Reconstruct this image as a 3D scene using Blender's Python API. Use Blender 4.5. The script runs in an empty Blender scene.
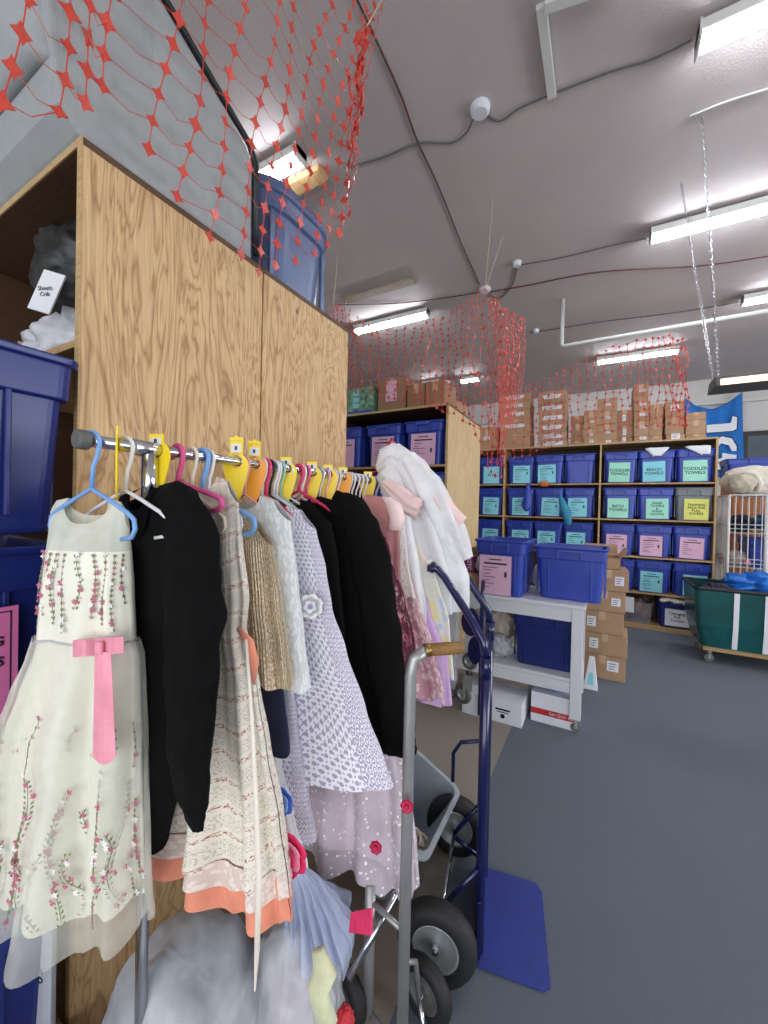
import bpy, math, random
from mathutils import Vector as V, Matrix, noise
R = math.radians
sc = bpy.context.scene
COL = sc.collection
rnd = random.Random(11)
F = 388.0
CAM = V((0, 0, 1.5))
CM = Matrix.Rotation(R(29.1), 3, 'Z') @ Matrix.Rotation(R(90 - 0.6), 3, 'X') @ Matrix.Rotation(R(1.3), 3, 'Z')
cam_data = bpy.data.cameras.new('camera'); cam = bpy.data.objects.new('camera', cam_data); COL.objects.link(cam)
cam.location = CAM; cam.rotation_euler = CM.to_euler()
cam_data.sensor_fit = 'HORIZONTAL'; cam_data.sensor_width = 36; cam_data.lens = F / 768 * 36
cam_data.clip_start = 0.02
sc.camera = cam

# a sight line of the photograph, cut with a real plane of the room
def ray(x, y): return CM @ V(((x - 384) / F, (512 - y) / F, -1))
def onX(x, y, X): d = ray(x, y); return CAM + d * (X / d.x)
def onY(x, y, Y): d = ray(x, y); return CAM + d * (Y / d.y)
def onZ(x, y, Z): d = ray(x, y); return CAM + d * ((Z - 1.5) / d.z)
def onP(x, y, P, n): d = ray(x, y); return CAM + d * ((P - CAM).dot(n) / d.dot(n))

# ---------------------------------------------------------------- mesh builder
class MB:
    def __init__(s): s.v = []; s.f = []; s.m = []; s.uv = {}
    def add(s, vs, fs, m=0):
        o = len(s.v); s.v += [V(p) for p in vs]; s.f += [tuple(i + o for i in f) for f in fs]; s.m += [m] * len(fs); return s
    def box(s, x0, x1, y0, y1, z0, z1, m=0, M=None):
        vs = [V((x, y, z)) for z in (z0, z1) for y in (y0, y1) for x in (x0, x1)]
        if M: vs = [M @ p for p in vs]
        return s.add(vs, [(0, 2, 3, 1), (4, 5, 7, 6), (0, 1, 5, 4), (2, 6, 7, 3), (0, 4, 6, 2), (1, 3, 7, 5)], m)
    def cbox(s, c, sz, rz=0, m=0, M3=None):
        M = Matrix.Translation(V(c)) @ (M3.to_4x4() if M3 else Matrix.Rotation(rz, 4, 'Z'))
        a, b, d = sz[0] / 2, sz[1] / 2, sz[2] / 2
        return s.box(-a, a, -b, b, -d, d, m, M)
    def tube(s, pts, r, n=8, closed=False, m=0, flat=1.0, up=None):
        pts = [V(p) for p in pts]; k = len(pts); rings = []
        t0 = (pts[1] - pts[0]).normalized()
        a = up and V(up) or (V((0, 0, 1)) if abs(t0.z) < .9 else V((1, 0, 0)))
        nrm = (a - t0 * a.dot(t0)).normalized()
        vs = []
        for i in range(k):
            if closed: t = (pts[(i + 1) % k] - pts[i - 1])
            else: t = pts[min(i + 1, k - 1)] - pts[max(i - 1, 0)]
            t.normalize()
            nn = nrm - t * nrm.dot(t)
            if nn.length > 1e-5: nrm = nn.normalized()
            b = t.cross(nrm)
            rr = r[i] if isinstance(r, (list, tuple)) else r
            for j in range(n):
                q = 2 * math.pi * j / n
                vs.append(pts[i] + nrm * math.cos(q) * rr + b * math.sin(q) * rr * flat)
        fs = []
        for i in range(k if closed else k - 1):
            i2 = (i + 1) % k
            for j in range(n):
                j2 = (j + 1) % n
                fs.append((i * n + j, i * n + j2, i2 * n + j2, i2 * n + j))
        if not closed:
            fs.append(tuple(range(n))[::-1]); fs.append(tuple((k - 1) * n + j for j in range(n)))
        return s.add(vs, fs, m)
    def cyl(s, a, b, r, n=16, m=0): return s.tube([a, b], r, n, m=m)
    def lathe(s, prof, c, axis=(0, 0, 1), n=32, m=0):
        c = V(c); ax = V(axis).normalized()
        q = V((0, 0, 1)).rotation_difference(ax).to_matrix()
        vs = [c + q @ V((r * math.cos(2 * math.pi * j / n), r * math.sin(2 * math.pi * j / n), h)) for r, h in prof for j in range(n)]
        fs = [(i * n + j, i * n + (j + 1) % n, (i + 1) * n + (j + 1) % n, (i + 1) * n + j) for i in range(len(prof) - 1) for j in range(n)]
        return s.add(vs, fs, m)
    def rings(s, rings, cap0=False, cap1=False, m=0):
        n = len(rings[0]); vs = [p for r in rings for p in r]
        fs = [(i * n + j, i * n + (j + 1) % n, (i + 1) * n + (j + 1) % n, (i + 1) * n + j) for i in range(len(rings) - 1) for j in range(n)]
        if cap0: fs.append(tuple(range(n))[::-1])
        if cap1: fs.append(tuple((len(rings) - 1) * n + j for j in range(n)))
        return s.add(vs, fs, m)
    def grid(s, rows, m=0, uv=None):
        k = len(rows[0]); o = len(s.f)
        vs = [p for r in rows for p in r]
        fs = [(i * k + j, i * k + j + 1, (i + 1) * k + j + 1, (i + 1) * k + j) for i in range(len(rows) - 1) for j in range(k - 1)]
        b = len(s.v); s.add(vs, fs, m)
        if uv:
            fl = [u for r in uv for u in r]
            for i, f in enumerate(fs): s.uv[o + i] = [fl[q] for q in f]
        return s
    def blob(s, c, rad, n=28, k=16, amp=.12, fr=3.0, seed=0, m=0, flatbot=None):
        c = V(c); rings = []
        for i in range(k + 1):
            ph = math.pi * i / k
            ring = []
            for j in range(n):
                th = 2 * math.pi * j / n
                d = V((-math.cos(ph), math.sin(ph) * math.cos(th), math.sin(ph) * math.sin(th)))
                g = 1 + amp * noise.noise(d * fr + V((seed, seed * 1.7, 0))) + amp * .5 * noise.noise(d * fr * 2.7 + V((seed, 3, 1)))
                p = V((d.x * rad[0] * g, d.y * rad[1] * g, d.z * rad[2] * g)) + c
                if flatbot is not None and p.z < flatbot: p.z = flatbot
                ring.append(p)
            rings.append(ring)
        return s.rings(rings, m=m)
    def text(s, txt, o, xd, up, size, m=0, align='CENTER', ext=.0006, bold=0.0, space=1.0):
        cu = bpy.data.curves.new('t', 'FONT'); cu.body = txt; cu.size = size; cu.align_x = align; cu.align_y = 'CENTER'
        cu.extrude = ext; cu.offset = bold; cu.resolution_u = 2; cu.space_line = space
        ob = bpy.data.objects.new('t', cu); me = bpy.data.meshes.new_from_object(ob)
        o = V(o); xd = V(xd).normalized(); up = V(up).normalized(); nz = xd.cross(up)
        s.add([o + xd * p.co.x + up * p.co.y + nz * p.co.z for p in me.vertices], [tuple(p.vertices) for p in me.polygons], m)
        bpy.data.objects.remove(ob); bpy.data.meshes.remove(me); bpy.data.curves.remove(cu)
        return s
    def build(s, name, mats, parent=None, smooth=False, bevel=0, seg=2, solid=0, M=None):
        if not isinstance(mats, (list, tuple)): mats = [mats]
        vs = s.v
        if M: vs = [M @ p for p in vs]
        loc = V((0, 0, 0))
        if parent is None:
            xs = [p.x for p in vs]; ys = [p.y for p in vs]; zs = [p.z for p in vs]
            loc = V(((min(xs) + max(xs)) / 2, (min(ys) + max(ys)) / 2, min(zs)))
            vs = [p - loc for p in vs]; W = Matrix.Translation(loc)
        else:
            W = RM[parent]
            Wi = W.inverted(); vs = [Wi @ p for p in vs] if not M else vs
        me = bpy.data.meshes.new(name); me.from_pydata([tuple(p) for p in vs], [], s.f)
        for x in mats: me.materials.append(x)
        me.polygons.foreach_set('material_index', s.m)
        if s.uv:
            ul = me.uv_layers.new(name='uv')
            for p in me.polygons:
                if p.index in s.uv:
                    for q, li in enumerate(p.loop_indices): ul.data[li].uv = s.uv[p.index][q]
        if smooth: me.polygons.foreach_set('use_smooth', [True] * len(me.polygons))
        me.update()
        o = bpy.data.objects.new(name, me); COL.objects.link(o)
        if parent is None: o.location = loc; RM[o] = W
        else: o.parent = parent; RM[o] = W
        if bevel:
            b = o.modifiers.new('bevel', 'BEVEL'); b.width = bevel; b.segments = seg; b.limit_method = 'ANGLE'; b.angle_limit = R(40)
            b.harden_normals = False
        if solid:
            b = o.modifiers.new('thickness', 'SOLIDIFY'); b.thickness = solid; b.offset = 0
        return o
RM = {}
def thing(name, label, cat, loc=(0, 0, 0), rz=0, group=None):
    o = bpy.data.objects.new(name, None); COL.objects.link(o); o.empty_display_size = .05
    o.location = loc; o.rotation_euler = (0, 0, rz)
    RM[o] = Matrix.Translation(V(loc)) @ Matrix.Rotation(rz, 4, 'Z')
    return tag(o, label, cat, group)
def tag(o, label, cat, group=None):
    o['label'] = label; o['category'] = cat
    if group: o['group'] = group
    return o
def struct(o): o['kind'] = 'structure'; return o
def place(root, loc, rz=0, s=None):
    root.location = loc; root.rotation_euler = (0, 0, rz)
    RM[root] = Matrix.Translation(V(loc)) @ Matrix.Rotation(rz, 4, 'Z')
def dup(root, loc, rz=0, label=None, group=None):
    r = root.copy(); COL.objects.link(r); r.location = loc; r.rotation_euler = (0, 0, rz)
    RM[r] = Matrix.Translation(V(loc)) @ Matrix.Rotation(rz, 4, 'Z')
    if label: r['label'] = label
    if group: r['group'] = group
    def rec(src, dst):
        for ch in list(src.children):
            c = ch.copy(); COL.objects.link(c); c.parent = dst; RM[c] = RM[r]; rec(ch, c)
    rec(root, r)
    return r
def child_of(parent, src):
    c = src.copy(); COL.objects.link(c); c.parent = parent; return c
ID = Matrix.Identity(4)

# ---------------------------------------------------------------- materials
def lin(c):
    r = []
    for x in c:
        x = x / 255.0
        r.append(x / 12.92 if x <= .04045 else ((x + .055) / 1.055) ** 2.4)
    return (r[0], r[1], r[2], 1)
class NT:
    def __init__(s, name):
        s.m = bpy.data.materials.new(name); s.m.use_nodes = True; s.t = s.m.node_tree; s.b = s.t.nodes['Principled BSDF']
        s.tc = s.t.nodes.new('ShaderNodeTexCoord')
    def n(s, ty, ins=None, **kw):
        x = s.t.nodes.new('ShaderNode' + ty)
        for k, v in kw.items(): setattr(x, k, v)
        for k, v in (ins or {}).items():
            if hasattr(v, 'is_linked') or str(type(v)).find('Socket') >= 0: s.t.links.new(v, x.inputs[k])
            else: x.inputs[k].default_value = v
        return x
    def l(s, a, b): s.t.links.new(a, b)
    def mapv(s, src, scale=(1, 1, 1), rot=(0, 0, 0), loc=(0, 0, 0)):
        return s.n('Mapping', {'Vector': src, 'Scale': scale, 'Rotation': rot, 'Location': loc}).outputs[0]
    def noise(s, vec, scale, detail=3, rough=.5, dist=0):
        return s.n('TexNoise', {'Vector': vec, 'Scale': scale, 'Detail': detail, 'Roughness': rough, 'Distortion': dist}).outputs[0]
    def vor(s, vec, scale, out='Distance', feat='F1', rand=1.0):
        return s.n('TexVoronoi', {'Vector': vec, 'Scale': scale, 'Randomness': rand}, feature=feat).outputs[out]
    def math(s, op, a, b=0.0, c=None):
        i = {0: a, 1: b}
        if c is not None: i[2] = c
        return s.n('Math', i, operation=op).outputs[0]
    def ramp(s, fac, stops, interp='LINEAR'):
        x = s.n('ValToRGB', {0: fac}); cr = x.color_ramp; cr.interpolation = interp
        while len(cr.elements) < len(stops): cr.elements.new(.5)
        for e, (p, c) in zip(cr.elements, stops): e.position = p; e.color = c if len(c) == 4 else (*c, 1)
        return x.outputs[0]
    def mix(s, fac, a, b, bt='MIX'):
        x = s.n('Mix', None, data_type='RGBA', blend_type=bt)
        for k, v in ((0, fac), (6, a), (7, b)):
            if str(type(v)).find('Socket') >= 0: s.l(v, x.inputs[k])
            else: x.inputs[k].default_value = v
        return x.outputs[2]
    def sep(s, vec): return s.n('SeparateXYZ', {0: vec}).outputs
    def set(s, **kw):
        for k, v in kw.items():
            k = k.replace('_', ' ')
            if str(type(v)).find('Socket') >= 0: s.l(v, s.b.inputs[k])
            else: s.b.inputs[k].default_value = v
        return s
    def bump(s, h, st=.3, dist=.002):
        x = s.n('Bump', {'Height': h, 'Strength': st, 'Distance': dist}); s.l(x.outputs[0], s.b.inputs['Normal']); return s
W1 = (1, 1, 1, 1); B0 = (0, 0, 0, 1)
def mplain(name, c, rough=.6, metal=0.0, var=.12, sc_=8, bump=0, bs=60, sub=0, spec=.5, coat=0):
    t = NT(name); c = lin(c); d = tuple(x * (1 - var) for x in c[:3]) + (1,); e = tuple(min(1, x * (1 + var)) for x in c[:3]) + (1,)
    f = t.noise(t.tc.outputs['Object'], sc_, 4, .6)
    t.set(Base_Color=t.ramp(f, [(.3, d), (.7, e)]), Roughness=rough, Metallic=metal)
    t.b.inputs['Specular IOR Level'].default_value = spec
    if coat: t.b.inputs['Coat Weight'].default_value = coat
    if bump: t.bump(t.noise(t.tc.outputs['Object'], bs, 3), .5, bump)
    return t.m
def mfabric(name, c, var=.15, weave=700, rough=.9, sheen=.3, wrink=.012, spec=.4):
    t = NT(name); c = lin(c); o = t.tc.outputs['Object']
    d = tuple(x * (1 - var) for x in c[:3]) + (1,); e = tuple(min(1, x * (1 + var)) for x in c[:3]) + (1,)
    t.set(Base_Color=t.ramp(t.noise(o, 14, 5, .7), [(.3, d), (.7, e)]), Roughness=rough)
    t.b.inputs['Sheen Weight'].default_value = sheen
    wr = t.noise(t.mapv(o, (1, 1, .3), (.2, .3, 0)), 9, 3, .55, .6)
    h = t.math('ADD', t.math('MULTIPLY', t.noise(o, weave, 2), .04), wr)
    t.bump(h, .7, wrink); t.b.inputs['Specular IOR Level'].default_value = spec; return t.m
def mtulle(name, c, alpha=.5, wr=0, spark=False):
    t = NT(name); c = lin(c); o = t.tc.outputs['Object']
    t.set(Base_Color=c, Roughness=.3 if wr else .8)
    if wr: t.bump(t.noise(t.mapv(o, (1, 1, .6), (.4, .2, 0)), 11, 2, .5, .6), .8, wr)
    a = t.n('MapRange', {'Value': t.noise(o, 9, 3), 'From Min': .3, 'From Max': .7, 'To Min': alpha * .75, 'To Max': min(1, alpha * 1.3)}).outputs[0]
    if spark:
        d = t.math('LESS_THAN', t.vor(o, 55), .22); a = t.math('MAXIMUM', a, d)
        t.set(Base_Color=t.mix(d, c, W1))
    t.set(Alpha=a); return t.m
def memit(name, c, s):
    t = NT(name); t.set(Base_Color=lin(c)); t.b.inputs['Emission Color'].default_value = lin(c); t.b.inputs['Emission Strength'].default_value = s
    return t.m
def mwood(name, light, dark, sc_=1.0, axis='Z', knots=True, amt=14, spacing=.5):
    t = NT(name); o = t.tc.outputs['Object']
    s = {'Z': (5, 5, .9), 'X': (.9, 5, 5), 'Y': (5, .9, 5)}[axis]
    m = t.mapv(o, tuple(x * sc_ for x in s))
    f = t.noise(m, 1.6, 4, .5, .9)
    g = t.math('PINGPONG', t.math('MULTIPLY', f, amt), .5)
    g = t.math('MULTIPLY', g, 2.0)
    g = t.math('POWER', g, 3.0)
    s2 = {'Z': (90, 90, 3), 'X': (3, 90, 90), 'Y': (90, 3, 90)}[axis]
    fine = t.noise(t.mapv(o, s2), 1.5, 3)
    big = t.noise(o, 1.7, 2)
    col = t.mix(t.math('MULTIPLY', g, spacing), lin(light), lin(dark))
    col = t.mix(t.ramp(fine, [(.35, (0, 0, 0)), (.75, (.45, .45, .45))]), col, lin(tuple(x * .82 for x in dark)))
    col = t.mix(t.ramp(big, [(.3, (0, 0, 0)), (.75, (.3, .3, .3))]), col, lin(tuple(x * .9 for x in light)))
    if knots:
        k = t.ramp(t.vor(t.mapv(o, (1, 1, .6)), 4.5), [(.03, W1), (.055, B0)])
        col = t.mix(k, col, lin((105, 65, 35)))
    t.set(Base_Color=col, Roughness=.65); t.bump(fine, .15, .001)
    return t.m
M = {}
M['ply'] = mwood('plywood', (216, 182, 134), (148, 96, 54), 1.0, amt=15, spacing=.8)
M['ply_light'] = mwood('pale_plywood', (218, 190, 145), (178, 140, 92), amt=6)
M['ply_edge'] = mwood('plywood_edge', (200, 168, 120), (150, 115, 75), 3, 'X', False)
M['ply_shade'] = mwood('plywood_inside_shaded', (92, 64, 42), (62, 42, 26), 1, 'X', False)  # plywood darkened so the shade inside the shelving sits in its colour
M['particle'] = mwood('shelf_wood', (196, 160, 112), (150, 112, 70), 2, 'X', False)
def mcarpet(name, c, v=.35):
    t = NT(name); o = t.tc.outputs['Object']; c = lin(c)
    f = t.noise(o, 260, 4, .8); g = t.noise(o, 1.3, 4, .6)
    col = t.ramp(f, [(.25, tuple(x * (1 - v) for x in c[:3])), (.75, tuple(x * (1 + v) for x in c[:3]))])
    col = t.mix(t.math('MULTIPLY', g, .35), col, tuple(x * .6 for x in c[:3]) + (1,))
    t.set(Base_Color=col, Roughness=1.0); t.b.inputs['Specular IOR Level'].default_value = .1
    t.bump(f, .7, .006); return t.m
M['carpet'] = mcarpet('blue_grey_carpet', (110, 118, 128))
M['carpet_b'] = mcarpet('beige_carpet', (156, 148, 138))
M['ceil'] = mplain('ceiling_paint', (188, 179, 177), .75, var=.06, sc_=1.2, bump=.004, bs=90, spec=.3)
M['wall'] = mplain('wall_paint', (205, 203, 200), .8, var=.04, sc_=2, bump=.001)
M['blue'] = mplain('blue_plastic', (48, 70, 166), .32, var=.08, sc_=4)
M['blue2'] = mplain('deep_blue_plastic', (28, 42, 112), .32, var=.08, sc_=4)
M['navyp'] = mplain('navy_plastic', (84, 100, 138), .35, var=.15, sc_=5)
M['greyp'] = mplain('grey_plastic', (120, 126, 132), .4, var=.05)
M['greyclear'] = mplain('clear_grey_plastic', (150, 158, 165), .3, var=.05)
M['teal_l'] = mplain('teal_paper', (140, 214, 226), .8, var=.04)
M['mint_l'] = mplain('mint_paper', (165, 228, 205), .8, var=.04)
M['pink_l'] = mplain('pink_paper', (222, 178, 205), .8, var=.04)
M['pink_s'] = mplain('hot_pink_paper', (226, 120, 178), .8, var=.04)
M['yel_l'] = mplain('yellow_paper', (226, 228, 120), .8, var=.04)
M['white_l'] = mplain('white_paper', (225, 226, 232), .8, var=.04)
M['ink'] = mplain('black_ink', (30, 32, 38), .7, var=.05)
M['ink2'] = mplain('grey_ink', (90, 95, 105), .7, var=.05)
M['card'] = mplain('cardboard', (168, 136, 106), .85, var=.12, sc_=5, bump=.001, bs=30)
M['card2'] = mplain('brown_cardboard', (148, 116, 88), .85, var=.12, sc_=5, bump=.001, bs=30)
M['tape'] = mplain('packing_tape', (192, 160, 128), .3, var=.08)
M['red'] = mplain('red_print', (190, 40, 48), .6)
M['white'] = mplain('white_laminate', (214, 216, 222), .4, var=.03)
M['whitecard'] = mplain('white_card', (225, 228, 236), .8, var=.05)
M['chrome'] = mplain('chrome', (205, 205, 210), .16, 1, var=.04)
M['steel'] = mplain('brushed_steel', (168, 168, 168), .4, .6, var=.08)
M['navy'] = mplain('navy_enamel', (17, 22, 74), .25, var=.08, coat=.4)
M['rubber'] = mplain('black_rubber', (30, 30, 31), .65, var=.15)
M['rubberg'] = mplain('grey_rubber', (92, 92, 90), .6, var=.1)
M['hub'] = mplain('grey_hub_metal', (178, 184, 186), .35, .5, var=.05)
M['black'] = mplain('black_plastic', (22, 22, 24), .4, var=.1)
M['blackcloth'] = mfabric('black_suiting', (10, 10, 11), sheen=0, wrink=.03, spec=.15)
M['navycloth'] = mfabric('navy_cloth', (26, 28, 55), sheen=.1)
M['brass'] = mplain('brass', (150, 120, 70), .3, .8)
M['gripw'] = mwood('wooden_grip', (150, 110, 60), (95, 62, 30), 4, 'X', False)
M['orange'] = mplain('orange_netting', (198, 68, 52), .35, var=.22, sc_=6)
M['greyfab'] = mfabric('grey_upholstery', (152, 155, 156), var=.07, sheen=.1)
M['pipe'] = mplain('white_pipe', (205, 205, 202), .5, var=.03)
M['cable'] = mplain('dark_red_cable', (88, 42, 42), .6)
M['cond'] = mplain('grey_conduit', (96, 92, 92), .6)
M['green'] = mplain('green_vinyl', (18, 78, 78), .25, var=.2, sc_=5)
M['tarp'] = mplain('blue_tarp', (20, 110, 205), .35, var=.3, sc_=8)
M['bag'] = mtulle('clear_bag', (214, 220, 226), .5, .02)
M['blackbag'] = mplain('black_bag', (12, 12, 13), .42, var=.3, bump=.006, bs=14)
M['whitebag'] = mplain('white_bag', (205, 205, 212), .35, var=.25, sc_=12, bump=.006, bs=22)
# ---------------------------------------------------------------- the room
H = 4.1
def slab(name, x0, x1, y0, y1, z0, z1, m): return struct(MB().box(x0, x1, y0, y1, z0, z1).build(name, m))
slab('floor', -.5, 6, -3.5, 9.6, -.1, 0, M['carpet'])
slab('floor_beige_carpet', -7, -.5, -3.5, 9.6, -.1, 0, M['carpet_b'])
slab('ceiling', -7, 6, -3.5, 9.6, H, H + .1, M['ceil'])
slab('wall_back', -7, 6, 9.5, 9.6, 0, H, M['wall'])
slab('wall_left', -7.1, -7, -3.5, 9.6, 0, H, M['wall'])
slab('wall_right', 6, 6.1, -3.5, 9.6, 0, H, M['wall'])
slab('trim_1', -7, 6, 9.42, 9.5, H - .5, H - .46, M['pipe'])

# ---------------------------------------------------------------- shelving of plywood
LV = [.06, .475, .94, 1.425, 1.905]
def shelf_unit(label, X0, X1, Y0, Y1, divs, group=None, front=True, matS='ply', back=True, levels=LV, topz=2.43, edge='ply_edge', inner='ply_shade', mid=None):
    t = thing('shelving_unit', label, 'shelves', ((X0 + X1) / 2, (Y0 + Y1) / 2, 0), 0, group)
    th = .02
    for i, x in enumerate([X0] + divs + [X1 - th]):
        last = i == len(divs) + 1
        if last and mid:
            MB().box(x, x + th, Y0, mid - .004, 0, topz).build('side_panel', M[matS], t, bevel=.0015)
            MB().box(x, x + th, mid + .004, Y1, 0, topz).build('side_panel', M[matS], t, bevel=.0015)
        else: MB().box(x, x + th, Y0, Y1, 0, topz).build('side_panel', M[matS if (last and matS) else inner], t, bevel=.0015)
        MB().box(x - .001, x + th + .001, Y0 - .004, Y0 - .0002, 0, topz).build('edge_strip', M[edge], t)
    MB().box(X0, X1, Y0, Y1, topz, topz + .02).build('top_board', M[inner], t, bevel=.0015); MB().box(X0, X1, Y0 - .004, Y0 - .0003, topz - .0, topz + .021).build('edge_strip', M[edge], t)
    xs = [X0] + divs + [X1 - th]
    for z in levels:
        for a, b in zip(xs[:-1], xs[1:]):
            MB().box(a + th, b, Y0, Y1 - .02, z - .02, z).build('shelf_board', M['particle'], t, bevel=.0015)
    MB().box(X0, X1, Y0 + .01, Y0 + .03, 0, levels[0] - .021).build('kick_board', M['particle'], t)
    if back: MB().box(X0 + th, X1 - th, Y1 - .018, Y1 - .004, .0, topz).build('back_panel', M['ply_shade'], t)
    return t
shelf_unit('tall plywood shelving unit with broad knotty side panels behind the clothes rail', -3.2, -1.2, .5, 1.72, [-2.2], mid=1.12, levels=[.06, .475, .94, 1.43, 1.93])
shelf_unit('plywood shelving unit with pale end panels behind the white gown', -3.7, -1.2, 3.3, 4.36, [-2.46], matS='ply_light', mid=3.84, inner='ply_shade')
shelf_unit('long shelving unit of towel totes across the back of the room', -2.53, 1.23, 6.06, 6.56, [-1.3, -.02], inner='particle', matS='particle')

# ---------------------------------------------------------------- storage totes
def rrect(w, d, r, z, n=5, dent=0):
    pts = []
    for cx, cy, a0 in ((w / 2 - r, d / 2 - r, 0), (-w / 2 + r, d / 2 - r, 90), (-w / 2 + r, -d / 2 + r, 180), (w / 2 - r, -d / 2 + r, 270)):
        for k in range(n + 1):
            a = R(a0 + 90 * k / n); pts.append(V((cx + r * math.cos(a), cy + r * math.sin(a), z)))
    return pts
def make_tote(w, d, h, m, label='tote', ribs=True, name='storage_tote'):
    t = thing(name, label, 'tote'); b = MB()
    def sc2(f, z, e=0): return rrect(w * f + e, d - w * (1 - f) + e, .035, z)
    rg = [sc2(.84, 0), sc2(.85, .012), sc2(.93, h * .76), sc2(.93, h * .76, .012), sc2(.94, h * .765, .02), sc2(.955, h * .955, .022),
          sc2(.955, h * .96, .04), sc2(.96, h * .995, .044), sc2(.96, h, .036), sc2(.955, h, .004), sc2(.93, h * .78, -.008), sc2(.85, .02, -.012)]
    b.rings(rg, True, False); n = len(rg[0])
    b.f.append(tuple(range((len(rg) - 1) * n, len(rg) * n))); b.m.append(0)
    if ribs:
        for sgn in (-1, 1):
            for k in (-.3, .3):
                q = Matrix.Rotation(math.atan((.045 * w) / (h * .76)) * (1), 4, 'X')
                b.box(k * w - .006, k * w + .006, sgn * (d / 2 - w * .045) - .006, sgn * (d / 2 - w * .045) + .006, .02, h * .76)
                b.box(sgn * (w * .475) - .006, sgn * (w * .475) + .006, k * d - .006, k * d + .006, h * .1, h * .77)
    b.build('body', m, t, smooth=False, bevel=.003)
    for sgn in (-1, 1):
        y = sgn * (d / 2 + .004); g = MB()
        for k in (-1, 1): g.box(k * w * .17 - .008, k * w * .17 + .008, min(y, y + sgn * .014), max(y, y + sgn * .014), h * .79, h * .955)
        g.box(-w * .17, w * .17, min(y, y + sgn * .02), max(y, y + sgn * .02), h * .91, h * .955)
        g.build('handle', m, t, bevel=.003)
    return t
def put_label(t, w, h, z, y, m, kind='lines', txt=None, size=.05, dx=0, tilt=0, sd=0):
    """paper sheet on the front (-Y) face of a tote; a sheet with its lettering"""
    Mx = RM[t] @ Matrix.Translation(V((dx, y, z))) @ Matrix.Rotation(tilt, 4, 'Y')
    p = MB().box(-w / 2, w / 2, -.002, 0, -h / 2, h / 2, M=Mx).build('label_sheet', m, t)
    g = MB(); r = random.Random(sd)
    if txt:
        g.text(txt, (0, -.0024, 0), (1, 0, 0), (0, 0, 1), size, space=.95, bold=.0008)
    else:
        if kind == 'lines':
            zz = h / 2 - .03; g.box(-w * .2, w * .2, -.003, -.0021, zz - .004, zz + .004); zz -= .03
            g.box(-w * .36, w * .36, -.003, -.0021, zz - .006, zz + .006); zz -= .03
            while zz > -h / 2 + .03:
                L = r.uniform(.15, .4) * w; g.box(-w * .38, -w * .38 + L * 1.3, -.003, -.0021, zz - .0022, zz + .0022); zz -= r.uniform(.016, .03)
            if r.random() < .8: g.cbox((w * .33, -.0026, r.uniform(-.04, .02)), (w * .07, .001, .04))
    g.v = [Mx @ q for q in g.v]
    g.build('lettering', M['ink'], p)
    return p
TW, TD, TH = .385, .46, .415
tote0, tote_d0, tote_g0 = 'blue', 'blue2', 'greyp'; proto = {}
def put_tote(src, loc, rz, label, group=None):
    if src not in proto:
        t = make_tote(TW, TD, TH, M[src], label); place(t, loc, rz); proto[src] = list(t.children)
        if group: t['group'] = group
        return t
    t = thing('storage_tote', label, 'tote', loc, rz, group)
    for ch in proto[src]:
        c = ch.copy(); COL.objects.link(c); c.parent = t; RM[c] = RM[t]
    return t
rows = [('top row', 1.905), ('second row', 1.425), ('third row', .94), ('fourth row', .475), ('bottom row', .06)]
G = 'totes on the back shelves'
def bay_x(x0, k): return x0 + .225 + k * .395
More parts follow.
